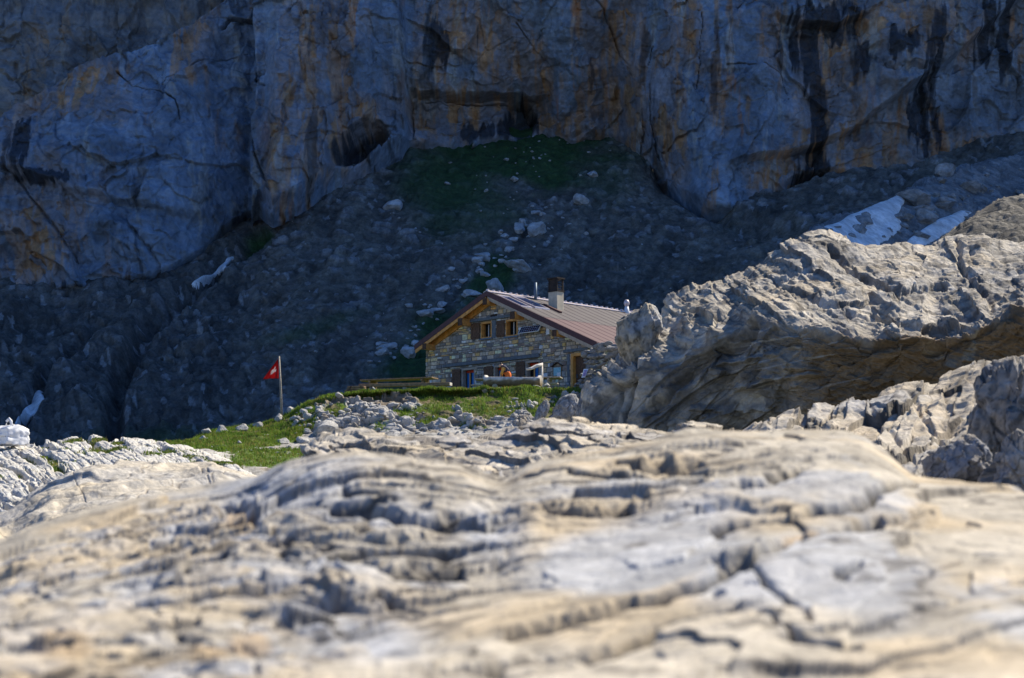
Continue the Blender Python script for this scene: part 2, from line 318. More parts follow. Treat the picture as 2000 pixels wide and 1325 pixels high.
# ------------------------------------------------------------------ talus slope below the cliff
low = [(-4000, 1000, 126), (0, 1000, 126), (400, 1000, 127), (900, 1000, 129), (1300, 990, 128), (1600, 980, 122), (2000, 980, 116), (7000, 980, 116)]
mid = []
for a, b, c in BASE:
    bl = np.interp(a, [q[0] for q in low], [q[1] for q in low]); dl = np.interp(a, [q[0] for q in low], [q[2] for q in low])
    bulge = math.exp(-((a-1020)/420)**2)*.5
    mid.append((a, b*.52+bl*.48-18*bulge, c*.5+dl*.5-6*bulge))
top = shift(BASE, -14, 3)
Ut = np.concatenate([np.linspace(-3500, -60, 30), np.linspace(-50, 2050, 1000), np.linspace(2060, 6500, 40)])
V = loft([low, mid, top], [170, 220], Ut, smooth=5)
px, py = proj(V); x, y, z = V[..., 0], V[..., 1], V[..., 2]
n0 = normals(V); n0 *= np.sign(n0[..., 2:3])
hk = fbm(x*.06, y*.06, z*.06, 5, 61); leftrock = (1-ss(330, 640, px+60*hk))*ss(470, 640, py+.25*px)
rg = fbm(x*.05, y*.035, z*.05, 5, 62, ridge=True); gu = fbm((px+.55*py)*.02, (py-.6*px)*.0035, 4, 4, 60, gain=.6)
dsp = .9*hk+.5*gu*(1-leftrock)+.25*fbm(x*.6, y*.6, z*.6, 4, 63)+leftrock*(2.6*rg-1.2+1.0*fbm(x*.22, y*.22, z*.22, 5, 64))
for pts, wd, dp in [([(200, 860), (240, 780), (235, 720), (270, 650), (330, 600), (400, 560), (470, 500), (500, 460)], 26, 2.2), ([(20, 860), (60, 790), (85, 740), (140, 680), (200, 640)], 22, 1.8), ([(370, 580), (420, 545), (470, 500)], 16, 1.2), ([(1300, 330), (1420, 420), (1560, 460)], 45, 2.5)]:
    dsp -= dp*(1-ss(0, wd, pdist(px+20*hk, py+12*hk, pts)))
f1, f2, cid, _, _ = worley(x*.55+.4*hk, (y+z)*.42, 65); T1, ET1, CT1 = facets(px/34, py/24, 341, 1, 1.5, .3); T2, ET2, CT2 = facets(px/9, py/6, 342, 1, 1.5, .3); dsp += .35*ss(.62, .95, cid)*ss(0, .3, f2-f1)+(.15+.5*leftrock)*.6*T1+.085*T2
V = V+n0*dsp[..., None]
col = np.broadcast_to(np.array((.125, .115, .102)), px.shape+(3,)).copy()*(1+.5*fbm(x*.15, y*.15, z*.15, 5, 66))[..., None]
col = mix(col, (.15, .135, .11), ss(-.2, .35, gu)*.6); col *= (1+.35*gu)[..., None]
col = mix(col, (.24, .24, .25), ss(.75, .95, cid)*ss(.05, .25, f2-f1)*.7*ss(.0, .3, fbm(x*.08, y*.08, z*.08, 3, 68)+.2))
col = mix(col, (.085, .083, .082), leftrock*.6); col *= (.7+.6*CT2[..., None])*(.85+.3*CT1[..., None]); col = mix(col, (.26, .26, .265), ss(.93, .97, CT2)*.8)
gn = .5*fbm(x*.12, y*.12, z*.12, 5, 69)
ga = np.maximum.reduce([blob(px, py, 1030, 290, 190, 75, -3, .5, gn), blob(px, py, 900, 350, 110, 90, 20, .6, gn)*.8, blob(px, py, 505, 465, 30, 20, 0, .4, gn),
     blob(px, py, 830, 690, 130, 55, -38, .5, gn), blob(px, py, 950, 560, 70, 34, -40, .5, gn), blob(px, py, 980, 525, 30, 26, 0, .5, gn), .5*blob(px, py, 620, 640, 90, 14, -18, .6, gn), .5*blob(px, py, 330, 850, 160, 26, 0, .6, gn), .45*blob(px, py, 1180, 330, 60, 60, 0, .6, gn)])
col = mix(col, (.03, .07, .022), np.clip(ga*1.1, 0, .95))
o = link('talus_slope', mesh_np('talus_slope', V, gridfaces(*px.shape), col), M_TALUS); tag(o, kind='structure')
def bvh_of(V):
    f = gridfaces(*V.shape[:2]); return BVHTree.FromPolygons(V.reshape(-1, 3).tolist(), f.tolist())
sub = (Ut > -400) & (Ut < 2400)
BT = bvh_of(V[::2][:, sub][:, ::2])
def hit(bvh, px_, py_):
    p, n, i, d = bvh.ray_cast(Vector((0, 0, 0)), ray(px_, py_))
    return p, n
# ------------------------------------------------------------------ stones: a few shapes shared by all copies
def stone_mesh(name, seed, sub=3, cut=7, rough=.18):
    bm = bmesh.new(); bmesh.ops.create_icosphere(bm, subdivisions=sub, radius=1)
    r = np.random.default_rng(seed); co_ = np.array([v.co[:] for v in bm.verts])
    for k in range(cut):       # planar fracture faces
        d = r.normal(size=3); d /= np.linalg.norm(d); h = r.uniform(.45, .8)
        s = co_@d; co_ = co_-np.outer(np.maximum(s-h, 0)*.92, d)
    nn = fbm(co_[:, 0]*1.3+seed, co_[:, 1]*1.3, co_[:, 2]*1.3, 4, seed); co_ *= (1+rough*nn)[:, None]
    co_ *= r.uniform(.75, 1.15, 3)
    for v, c in zip(bm.verts, co_): v.co = c
    me = bpy.data.meshes.new(name); bm.to_mesh(me); bm.free()
    return me
STS = [stone_mesh('stone_shape', 100+i) for i in range(8)]
STB = [stone_mesh('boulder_shape', 200+i, 4, 9, .22) for i in range(6)]
for m_ in STS: m_.materials.append(M_STONE)
for m_ in STB: m_.materials.append(M_SCREE)
STD = [m_.copy() for m_ in STB[:4]]
for m_ in STD: m_.materials.clear(); m_.materials.append(rockmat('rubble_block', 1.2, .35, .6, .12, attr=False, base=(.27, .27, .275)) if m_ is STD[0] else STD[0].materials[0])
def place(name, me, p, s, label, cat, group=None, sq=.75, sink=.25, seed=None):
    o = bpy.data.objects.new(name, me); C.objects.link(o)
    r = random
    sx, sy_, sz = s*r.uniform(.8, 1.25), s*r.uniform(.8, 1.2), s*sq*r.uniform(.8, 1.2)
    o.scale = (sx, sy_, sz); o.rotation_euler = (r.uniform(-.3, .3), r.uniform(-.3, .3), r.uniform(0, 6.28))
    o.location = (p[0], p[1], p[2]+sz*(1-sink)-sz*.4)
    return tag(o, label, cat, group)
# big named boulders on the talus: px, py, width px, label
for bx, by, bw, lab in [(1012, 516, 52, 'large pale boulder on the scree slope just above the hut roof ridge'), (968, 560, 52, 'rounded blue grey boulder directly behind the roof peak of the hut'), (1048, 446, 46, 'long pale block tilted on the scree above the hut chimney'), (1045, 415, 26, 'blunt pale boulder just above the long tilted block on the scree'),
        (1134, 390, 40, 'brownish boulder on the scree right of the green patch'), (770, 398, 48, 'brown boulder on the bare scree left of the green patch'), (1158, 340, 24, 'pale boulder at the lower right rim of the green patch'), (1004, 350, 20, 'small pale boulder in the middle of the green patch'), (800, 688, 44, 'pale rounded boulder on the green slope left of the hut eave'),
        (862, 594, 26, 'flat pale slab on the slope above the left roof edge'), (922, 572, 40, 'angular grey boulder left of the rounded one behind the roof peak')]:
    p, n = hit(BT, bx, by+bw*.2)
    if p: place('boulder', random.choice(STB), p, bw*.5*p.y/FPX, lab, 'boulder', None, .75, .2)
nb = 0
def scatter_talus(n, fn, smin, smax, label, group):
    global nb
    k = 0; t = 0
    while k < n and t < n*30:
        t += 1
        a, b = fn()
        p, nn = hit(BT, a, b)
        if not p: continue
        s = smin*(smax/smin)**(random.random()**2.2)
        place('boulder', random.choice(STB), p, s*.5*p.y/FPX, label, 'boulder', group, .7, .3); k += 1; nb += 1
g = random.gauss
scatter_talus(52, lambda: (g(1010, 70), g(330, 55)), 4, 13, 'small grey boulder scattered over the green patch at the cliff foot', 'boulders on the green patch')
scatter_talus(95, lambda: (lambda t: (1060-t*330+g(0, 22), 430+t*270+g(0, 18)))(random.random()), 8, 36, 'pale boulder in the band of rocks running down behind the hut', 'boulders in the band behind the hut')
scatter_talus(55, lambda: (random.uniform(560, 1500), random.uniform(400, 700)), 3, 9, 'small boulder on the bare dark scree slope', 'boulders on the bare scree')
# ------------------------------------------------------------------ snow patches
def snow(name, poly, label, th=.35, bvh=None, st=3.0):
    xs = [a for a, b in poly]; ys = [b for a, b in poly]
    ux = np.arange(min(xs)-6, max(xs)+6, st); uy = np.arange(min(ys)-6, max(ys)+6, st*.7)
    A, B = np.meshgrid(ux, uy); wv = 9*fbm(A*.05, B*.05, 2, 5, 71, gain=.65)
    sd = sdpoly(A+wv, B+wv*.6, poly)
    Vv = np.zeros(A.shape+(3,)); ok = np.zeros(A.shape, bool)
    for i in range(A.shape[0]):
        for j in range(A.shape[1]):
            if sd[i, j] > -4:
                p, n = hit(bvh or BT, A[i, j], B[i, j])
                if p:
                    h = min(1, max(-1.3, sd[i, j]/3))*(.75+.5*float(noise(np.array(A[i, j]*.09), np.array(B[i, j]*.13), 3, 72)))
                    q = p+Vector((0, -.25, .95))*th*h; Vv[i, j] = q[:]; ok[i, j] = True
    for _ in range(9):
        K = np.zeros_like(Vv); N_ = np.zeros(A.shape)
        for di, dj in ((0, 0), (1, 0), (-1, 0), (0, 1), (0, -1)):
            o_ = np.roll(ok, (di, dj), (0, 1)); K += np.roll(Vv, (di, dj), (0, 1))*o_[..., None]; N_ += o_
        Vv = np.where(ok[..., None], K/np.maximum(N_, 1)[..., None], Vv)
    idx = np.arange(A.size).reshape(A.shape)
    f = gridfaces(*A.shape); f = f[ok.ravel()[f].all(1)]
    used = np.unique(f); rm = np.full(A.size, -1); rm[used] = np.arange(len(used))
    vv = Vv.reshape(-1, 3)[used]; f = rm[f]
    nv_ = len(vv)   # close with an underside so that the drift has real thickness
    lowv = vv+np.array((0, .35, -.25)); F = np.concatenate([f, f[:, ::-1]+nv_])
    e = np.concatenate([f[:, [0, 1]], f[:, [1, 2]], f[:, [2, 3]], f[:, [3, 0]]]); key = np.sort(e, 1)
    uq, inv, cnt = np.unique(key, axis=0, return_inverse=True, return_counts=True); be = e[cnt[inv.ravel()] == 1]
    F = np.concatenate([F, np.stack([be[:, 1], be[:, 0], be[:, 0]+nv_, be[:, 1]+nv_], 1)])
    o = link(name, mesh_np(name, np.concatenate([vv, lowv]), F), M_SNOW)
    return tag(o, label, 'snow patch')
snow('snow_patch', [(372, 556), (388, 545), (410, 536), (432, 518), (452, 500), (464, 496), (456, 512), (436, 532), (412, 552), (390, 566), (378, 566)], 'narrow strip of snow in the gully below the left cliff', .8)
snow('snow_patch', [(28, 836), (40, 812), (58, 792), (72, 766), (86, 761), (88, 778), (80, 798), (60, 820), (40, 838)], 'steep tongue of snow behind the white sack at far left', .8)
# ------------------------------------------------------------------ rubble with snow at right, moraine
low2 = [(1400, 1000, 112), (1700, 1000, 112), (2400, 1000, 112)]
sadl = [(1400, 760, 132), (1480, 600, 136), (1550, 476, 140), (1600, 440, 142), (1700, 420, 150), (1760, 385, 158), (1840, 350, 168), (1900, 330, 176), (2000, 300, 190), (2400, 260, 195)]
back2 = [(1400, 560, 150), (1540, 540, 152), (1600, 500, 156), (1700, 470, 164), (1760, 430, 174), (1840, 400, 186), (2000, 360, 205), (2400, 330, 210)]
U2 = np.linspace(1420, 2350, 420)
V = loft([low2, sadl, back2], [150, 20], U2, smooth=6)
px, py = proj(V); x, y, z = V[..., 0], V[..., 1], V[..., 2]
f1, f2, cid, _, _ = worley(x*.8, (y+z)*.6, 75)
V = V+np.array((0, 0, 1.))*(.6*fbm(x*.2, y*.2, z*.2, 5, 73)+.4*(cid-.3)*ss(0, .2, f2-f1))[..., None]
col = np.broadcast_to(np.array((.20, .20, .205)), px.shape+(3,)).copy()*(.7+.7*cid[..., None])
o = link('rubble_slope', mesh_np('rubble_slope', V, gridfaces(*px.shape), col), M_TALUS); tag(o, kind='structure')
BR = bvh_of(V)
for poly, lab in [([(1560, 500), (1585, 455), (1650, 425), (1690, 405), (1730, 385), (1765, 372), (1768, 400), (1752, 420), (1770, 445), (1730, 475), (1680, 490), (1600, 490)], 'large tongue of old snow among rubble behind the big boulder'),
                  ([(1765, 478), (1790, 455), (1840, 425), (1880, 410), (1905, 412), (1880, 440), (1830, 470), (1790, 488)], 'sloping snow bank beside the sunlit moraine at right')]:
    snow('snow_patch', poly, lab, .4, BR, 3.5)
BIG2 = [(1790, 385, 60, 'broad flat topped block on the snow behind the big boulder'), (1845, 395, 46, 'blocky rock right of the flat topped block above the snow'), (1808, 425, 44, 'grey block between the two snow fields'), (1850, 333, 48, 'pale tilted slab at the top of the rubble on the right'), (1690, 430, 44, 'dark rock standing out of the large snow tongue'), (1680, 450, 40, 'low dark rock at the lower edge of the large snow tongue'), (1770, 420, 30, 'small block at the right edge of the large snow tongue'), (1900, 365, 46, 'grey block on the rubble near the right edge')]
for bx, by, bw, lab in BIG2:
    p, n = hit(BR, bx, by+bw*.2)
    if p: place('boulder', random.choice(STD), p, bw*.55*p.y/FPX, lab, 'boulder', None, .8, .2)
k = 0
while k < 80:
    a = random.uniform(1590, 2010); b = random.uniform(np.interp(a, [1600, 1700, 1840, 2000], [455, 420, 350, 300]), 475)
    p, n = hit(BR, a, b)
    if not p: continue
    place('boulder', random.choice(STD), p, (8+26*random.random()**2)*.5*p.y/FPX, 'grey rock in the shaded rubble and snow at upper right', 'boulder', 'rocks in the rubble at upper right', .75, .25); k += 1
mor = [[(1560, 640, 84), (2500, 640, 84)], [(1560, 600, 93), (1690, 540, 94), (1800, 500, 95), (1860, 458, 96), (1900, 424, 97), (1940, 402, 98), (1970, 394, 98), (2000, 389, 98), (2200, 360, 98), (2500, 380, 98)], [(1560, 600, 103), (1800, 540, 104), (2000, 480, 105), (2200, 460, 105), (2500, 470, 105)], [(1560, 800, 110), (2500, 780, 112)]]
U3 = np.linspace(1580, 2450, 320)
V = loft(mor, [130, 20, 6], U3, smooth=5); px, py = proj(V); x, y, z = V[..., 0], V[..., 1], V[..., 2]
f1, f2, cid, _, _ = worley(x*2.6, (y+z)*2.2, 85)
V = V+np.array((0, 0, 1.))*(.35*fbm(x*.4, y*.4, z*.4, 5, 83)+.12*ss(.4, .9, cid)*ss(0, .3, f2-f1))[..., None]
col = np.broadcast_to(np.array((.125, .115, .10)), px.shape+(3,)).copy()*(.75+.6*cid[..., None])
o = link('moraine', mesh_np('moraine', V, gridfaces(*px.shape), col), M_TALUS); tag(o, kind='structure')
# ================================================================== knoll and meadow in front of the hut
HZ = 6.3   # level of the terrace the hut stands on
KN_skirt = [(300, 1075, 40), (1800, 1075, 40)]
KN_base = [(300, 960, 44), (600, 965, 44), (900, 960, 46), (1300, 960, 46)]
KN_mead = [(300, 905, 50), (370, 882, 54), (450, 880, 55), (520, 884, 56), (600, 886, 57), (700, 884, 58), (900, 880, 58), (1300, 880, 58)]
KN_foot = [(300, 880, 58), (372, 868, 60), (390, 860, 61), (450, 852, 62), (520, 850, 62), (560, 852, 62), (640, 850, 62), (800, 846, 62), (1000, 840, 62), (1300, 840, 62)]
KN_mid = [(300, 872, 61), (385, 862, 62), (410, 848, 63), (460, 842, 64), (520, 836, 65), (560, 824, 64.5), (610, 808, 64), (700, 803, 64), (850, 800, 64), (1000, 798, 64), (1300, 800, 64)]
KN_rim = [(300, 868, 62.5), (372, 865, 63), (392, 851, 63.5), (415, 840, 64.5), (450, 836, 65.5), (500, 833, 66.5), (540, 823, 66.8), (570, 806, 66.5), (600, 789, 66), (640, 775, 66), (690, 768, 66), (760, 765, 66), (830, 762, 66), (900, 760, 66), (1000, 759, 66), (1135, 762, 66), (1300, 764, 66)]
def flat(r, dd, z0):   # same pixels pushed back to a terrace at height z0
    out = []
    for a, b, c in r:
        d = c+dd; zt = min(z0, float(P(a, b, c)[2])-.05); out.append((a, CY-FPX*math.tan(math.atan2(zt, d)-PITCH), d))
    return out
KN_un = [(a, b+11, c+(.45 if 680 < a < 1000 else -.25)) for a, b, c in KN_rim]
KN_t1 = flat(KN_rim, 1.2, HZ); KN_t2 = flat(KN_rim, 26, HZ-.1)
KN_end = [(a, 1020, 98) for a in (300, 800, 1300)]
Uk = np.concatenate([np.linspace(300, 1290, 760), np.linspace(1300, 1750, 60)])
V = loft([KN_skirt, KN_base, KN_mead, KN_foot, KN_mid, KN_un, KN_rim, KN_t1, KN_t2, KN_end], [10, 60, 80, 110, 90, 20, 24, 50, 12], Uk, smooth=4)
px, py = proj(V); x, y, z = V[..., 0], V[..., 1], V[..., 2]
n0 = normals(V); n0 *= np.sign(n0[..., 2:3])
row = np.broadcast_to(np.arange(V.shape[0])[:, None], px.shape)
front = (row < 394) & (row > 60); topz = row >= 390
bank = ss(150, 190, row)*(1-ss(360, 380, row))      # the stony bank
f1, f2, cid, _, _ = worley(x*3.2+.3*fbm(x*2, y*2, z*2, 3, 90), (z*2.2+y*.6)*3.2, 91)
f1b, f2b, cidb, _, _ = worley(x*1.3+.3*fbm(x, y, z, 3, 92), (z*2.2+y*.6)*1.3, 93)
hk = fbm(x*.8, y*.8, z*.8, 5, 94)
gmask = fbm(x*.55, y*.4, z*.9, 5, 95)*.9
# green zones: rim band, right half of the bank, meadow at the left foot
rimd = py-np.interp(px, [a for a, b, c in KN_rim], [b for a, b, c in KN_rim])
gz = np.maximum.reduce([1-ss(8, 20+14*ss(750, 900, px), rimd+8*hk), blob(px, py, 900, 795, 120, 42, 0, .5, .6*hk)*.95, blob(px, py, 1060, 785, 90, 34, 0, .5, .6*hk)*.7, blob(px, py, 560, 838, 70, 26, -20, .5, .5*hk), blob(px, py, 470, 862, 110, 20, -6, .5, .4*hk),
     blob(px, py, 520, 900, 110, 26, 0, .5, .5*hk), blob(px, py, 655, 800, 30, 16, 0, .5, .6*hk)*.9, blob(px, py, 590, 812, 40, 14, -30, .5, .6*hk)*.9, .4*blob(px, py, 760, 825, 200, 40, 0, .6, .9*gmask)])
gz = np.where(topz, .95, gz)
gz = np.clip(gz+.9*gmask*ss(.05, .6, gz)*np.where(topz, .2, 1)-.25*ss(.1, .4, fbm(x*1.6, y*1.6, z*2, 4, 98))*(rimd > 12), 0, 1)
rock = 1-ss(.35, .6, gz)
dsp = rock*(bank+.25)*(.16*(cid-.35)*ss(0, .18, f2-f1)+.34*(cidb-.45)*ss(0, .16, f2b-f1b))+.10*hk*(row < 385)+.13*ss(.4, .8, gz)*fbm(x*1.7, y*1.7, z*2.2, 4, 96)*(row < 385)
dsp *= np.where(topz, .25, 1.)
V = V+n0*dsp[..., None]
col = np.broadcast_to(np.array((.36, .345, .32)), px.shape+(3,)).copy()*(.62+.7*cid[..., None]*.6+.35*cidb[..., None])
col = mix(col, (.22, .17, .11), ss(.1, .5, fbm(x*1.2, y*1.2, z*1.2, 4, 97))*.6)
col = mix(col, (.07, .06, .045), (1-ss(0, .10, f2-f1))*.5*rock)
col = mix(col, (.085, .13, .022), ss(.4, .62, gz)); soil = ss(.02, .3, fbm(x*1.1, y*1.1, z*2.2, 4, 99))*(rimd > 7)*(row > 200)*(1-topz); col = mix(col, (.15, .11, .065), soil*.75); gz = gz*(1-.75*soil)
col = mix(col, (.14, .10, .05), .7*blob(px, py, 780, 782, 130, 8, 0, .5, .8*hk)*bank)  # dark soil below the rim, with the overhang's shade painted in
o = link('grassy_knoll', mesh_np('grassy_knoll', V, gridfaces(*px.shape), col), M_MID); tag(o, kind='structure')
BK = bvh_of(V)
KG = (V, gz, n0, px, py, row)
def grass(name, V, prob, n, hmin, hmax, wid, seed, lean=.35, base=(.165, .25, .03)):
    r = np.random.default_rng(seed)
    p = prob.ravel()/prob.sum(); nu = V.shape[1]
    i = r.choice(p.size, n, p=p); A = V.reshape(-1, 3)[i]
    A = A+(r.normal(size=(n, 3))*np.array((.045, .07, 0)))
    cl = .5+.8*np.clip(fbm(A[:, 0]*2.2, A[:, 1]*2.2, 0, 4, seed), -.5, 1.2)
    h = r.uniform(hmin, hmax, n)*np.clip(cl+.3, .4, 1.7); ang = r.uniform(0, 6.28, n); s = wid*r.uniform(.6, 1.5, n)
    t = np.stack([np.cos(ang), np.sin(ang), np.zeros(n)], 1)*s[:, None]
    tip = A+np.stack([r.normal(size=n)*lean*h, r.normal(size=n)*lean*h, h], 1)
    midp = A+(tip-A)*.55+np.array((0, 0, 1.))*(h*.08)[:, None]
    VV = np.stack([A-t-np.array((0, 0, .02)), A+t-np.array((0, 0, .02)), midp+t*.7, midp-t*.7, tip+t*.05, tip-t*.05], 1).reshape(-1, 3)
    b = np.arange(n)[:, None]*6; F = np.concatenate([b+np.array([[0, 1, 2, 3]]), b+np.array([[3, 2, 4, 5]])])
    c = np.array(base)*(r.uniform(.7, 1.35, n))[:, None]; dry = r.random(n)+.5*np.clip(fbm(A[:, 0]*.7, A[:, 1]*.7, 1, 3, seed+1), -1, 1)
    c = np.where((dry > .78)[:, None], np.array((.28, .24, .07))*r.uniform(.7, 1.2, n)[:, None], c)
    c = np.where((fbm(A[:, 0]*1.5, A[:, 1]*1.5, 2, 3, seed+2) < -.22)[:, None], c*np.array((.6, .75, .7)), c)
    col_ = np.repeat(c, 6, 0)
    o = link(name, mesh_np(name, VV, F, col_, True), M_GRASS); tag(o, kind='stuff'); return o
pr = ss(.42, .7, gz)*((row > 40) & (row < 415)); pr = pr*(1+4*(row > 370)*(row < 400)+2*(row < 190))
grass('alpine_grass', V, pr, 110000, .05, .13, .011, 301)
# stones of the bank: the big ones by hand, then the scatter
def kplace(px_, py_, w_, label, group=None, sq=.75, bvh=None, name='stone', shapes=None):
    p, n = hit(bvh or BK, px_, py_)
    if not p: return None
    return place(name, random.choice(shapes or STS), p, w_*.5*p.y/FPX, label, 'stone', group, sq, .25)
for a, b, w_, lab in [(888, 826, 26, 'pale pointed stone standing alone on the green bank below the trough'), (948, 764, 17, 'white stone in turf below the left end of the trough'), (962, 766, 10, 'small white stone beside the larger one below the left trough end'), (750, 812, 28, 'broad flat stone in the middle of the stony bank'), (770, 794, 18, 'grey stone above the broad flat one on the stony bank'), (690, 800, 26, 'bluish stone at the upper left of the stony bank'),
                       (655, 768, 24, 'pale stone at the left end of the grass rim by the plank stack'), (662, 775, 16, 'tilted stone below the pale one at the left end of the grass rim'), (606, 818, 26, 'upright stone in the rocky spur below the flagpole'), (594, 824, 14, 'reddish stone at the base of the rocky spur'), (552, 866, 26, 'pale stone at the edge of the meadow below the rocky spur'), (592, 866, 32, 'rounded stone in the meadow in front of the rocky spur'), (598, 846, 22, 'pale slab above the rounded meadow stone'),
                       (405, 846, 26, 'whitish rock at the left end of the low ridge'), (395, 858, 16, 'small white rock at the foot of the low ridge left end'), (432, 846, 30, 'grey rock in the low ridge left of the meadow'), (470, 842, 26, 'pale rock in the low ridge above the meadow'), (503, 836, 24, 'flat rock at the right end of the low ridge'), (545, 820, 22, 'grey stone half in grass beside the flagpole foot'), (630, 850, 60, 'wide pale slab at the foot of the rocky spur'), (570, 805, 22, 'stone in the grass just right of the flagpole')]:
    kplace(a, b, w_, lab)
k = 0
while k < 150:
    a = random.uniform(620, 1130); b = random.uniform(775, 850)
    if b < np.interp(a, [620, 690, 900, 1130], [795, 780, 790, 772]): continue
    if 850 < a < 990 and b < 815 and random.random() < .75: continue
    if kplace(a, b, 4+11*random.random()**2, 'small pale stone on the stony bank below the hut', 'stones on the stony bank'): k += 1
k = 0
while k < 50:
    a = random.uniform(400, 610); b = random.gauss(np.interp(a, [400, 610], [880, 876]), 9)
    if kplace(a, b, 3+8*random.random()**2, 'small stone lying on the meadow left of the bank', 'stones on the meadow', .6): k += 1
k = 0
while k < 40:
    a = random.uniform(560, 650); b = random.uniform(np.interp(a, [560, 650], [815, 778]), 850)
    if kplace(a, b, 5+14*random.random()**2, 'pale stone in the rocky spur right of the flagpole', 'stones of the rocky spur'): k += 1
# ================================================================== the hut
PSI = math.radians(45); gA = np.array((math.cos(PSI), -math.sin(PSI), 0)); rA = np.array((math.sin(PSI), math.cos(PSI), 0))
OVF = .5
pk = P(951, 570, 75.)
O = np.array((pk[0], pk[1], HZ))+OVF*rA       # hut origin: wall plane, below the peak, terrace level
hut = tag(empty('stone_hut', O, -PSI), 'two storey rubble stone mountain hut with maroon metal roof and wooden shutters', 'hut')
def Gp(px_, py_, b=0):  # pixel -> (a, z) on the vertical plane y_local = b
    d = np.array(ray(px_, py_)); t = np.dot(O+b*rA, rA)/np.dot(d, rA); q = d*t-O
    return float(np.dot(q, gA)), float(q[2])
aR, zR = Gp(1166, 670.4, -OVF); aL, zL = Gp(810, 676, -OVF); zP = pk[2]-HZ
slR = (zP-zR)/aR; slL = (zP-zL)/(-aL)
def roof_z(a): return zP-(slR*a if a > 0 else -slL*a)
LEN = 13.0
aWL = Gp(832, 720)[0]; aWR = aR-.55
print('HUT', aL, zL, aR, zR, zP, slL, slR, aWL, aWR)
class MB:
    def __init__(s): s.bm = bmesh.new(); s.col = s.bm.verts.layers.float_color.new('col')
    def poly(s, pts, c=None):
        vs = [s.bm.verts.new(p) for p in pts]
        if c is not None:
            for v in vs: v[s.col] = (*c, 1)
        return s.bm.faces.new(vs)
    def box(s, x0, x1, y0, y1, z0, z1, c=None, sh=0, bev=0):
        q = [(x0,y0,z0),(x1,y0,z0),(x1,y1,z0),(x0,y1,z0),(x0,y0,z1),(x1,y0,z1),(x1,y1,z1),(x0,y1,z1)]
        return s.hexa(q, c, bev)
    def hexa(s, q, c=None, bev=0):
        vs = [s.bm.verts.new(p) for p in q]; fs = []
        if c is not None:
            for v in vs: v[s.col] = (*c, 1)
        for f in ((0,3,2,1),(4,5,6,7),(0,1,5,4),(1,2,6,5),(2,3,7,6),(3,0,4,7)): fs.append(s.bm.faces.new([vs[i] for i in f]))
        if bev:
            es = {e for f in fs for e in f.edges}; bmesh.ops.bevel(s.bm, geom=list(es), offset=bev, segments=2, affect='EDGES', profile=.6)
        return vs
    def bar(s, p, q, wx_, wz_, c=None, bev=0, up=(0, 0, 1)):
        p, q = Vector(p), Vector(q); d = (q-p).normalized(); sd = d.cross(Vector(up)).normalized(); u = sd.cross(d)
        a, b = sd*wx_/2, u*wz_/2
        return s.hexa([p-a-b, q-a-b, q+a-b, p+a-b, p-a+b, q-a+b, q+a+b, p+a+b], c, bev)
    def tube(s, pts, rad, n=10, c=None, cap=True, noise_=0):
        rad = rad if hasattr(rad, '__len__') else [rad]*len(pts); pts = [Vector(p) for p in pts]; rings = []
        for i, p in enumerate(pts):
            d = (pts[min(i+1, len(pts)-1)]-pts[max(i-1, 0)]).normalized()
            a = d.orthogonal().normalized() if abs(d.z) > .9 else d.cross(Vector((0, 0, 1))).normalized(); b = d.cross(a)
            ring = []
            for k in range(n):
                t = 2*math.pi*k/n; rr = rad[i]*(1+noise_*random.uniform(-1, 1))
                v = s.bm.verts.new(p+a*math.cos(t)*rr+b*math.sin(t)*rr); ring.append(v)
                if c is not None: v[s.col] = (*c, 1)
            rings.append(ring)
        for r0, r1 in zip(rings[:-1], rings[1:]):
            for k in range(n): s.bm.faces.new([r0[k], r0[(k+1) % n], r1[(k+1) % n], r1[k]]).smooth = True
        if cap: s.bm.faces.new(rings[0][::-1]); s.bm.faces.new(rings[-1])
    def build(s, name, m, parent=None):
        bmesh.ops.recalc_face_normals(s.bm, faces=s.bm.faces)
        me = bpy.data.meshes.new(name); s.bm.to_mesh(me); s.bm.free()
        return link(name, me, m, parent)
M_WALL = attrmat('hut_masonry', .9, .3, 9); M_MORT = plain('mortar', (.22, .21, .20), .95, s=6)
M_WOODO = plain('orange_larch', (.62, .30, .085), .6, var=.3, s=6, stretch=(1, 1, 1)); M_WOODD = plain('dark_wood', (.075, .04, .025), .7, var=.4, s=9)
M_WOODP = plain('pale_wood', (.42, .35, .29), .75, var=.2, s=8); M_SHUT = plain('shutter_wood', (.115, .062, .036), .65, var=.45, s=14)
M_GREYW = plain('weathered_wood', (.36, .31, .25), .85, var=.35, s=10, stretch=(1, 1, 4)); M_BLEACH = plain('bleached_log', (.66, .60, .52), .8, var=.25, s=7)
M_BROWNW = plain('brown_plank', (.26, .17, .095), .8, var=.4, s=8)
M_ROOFLO = plain('maroon_sheet', (.10, .046, .052), .5, .0, var=.12, s=2, bump=.03, spec=.6); M_ROOFHI = plain('grey_mauve_sheet', (.070, .056, .060), .5, 0, var=.12, s=2, bump=.03, spec=.6)  # upper sheet greyer, lower sheet redder
M_FASC = plain('maroon_trim', (.085, .035, .035), .5, 0, var=.2); M_RIDGE = plain('pale_ridge_metal', (.62, .54, .54), .35, .3, var=.1)
M_SLATE = plain('slate_lintel', (.13, .15, .175), .8, var=.25, s=7); M_BLACK = plain('dark_interior', (.012, .010, .009), .8, bump=0); M_GLASS = plain('window_glass', (.02, .025, .03), .08, bump=0, spec=.6)
M_BLUE = plain('blue_curtain', (.03, .20, .55), .8, var=.2); M_RED = plain('red_cloth', (.55, .05, .02), .8); M_WHITE = plain('white_paint', (.75, .76, .78), .6, var=.05)
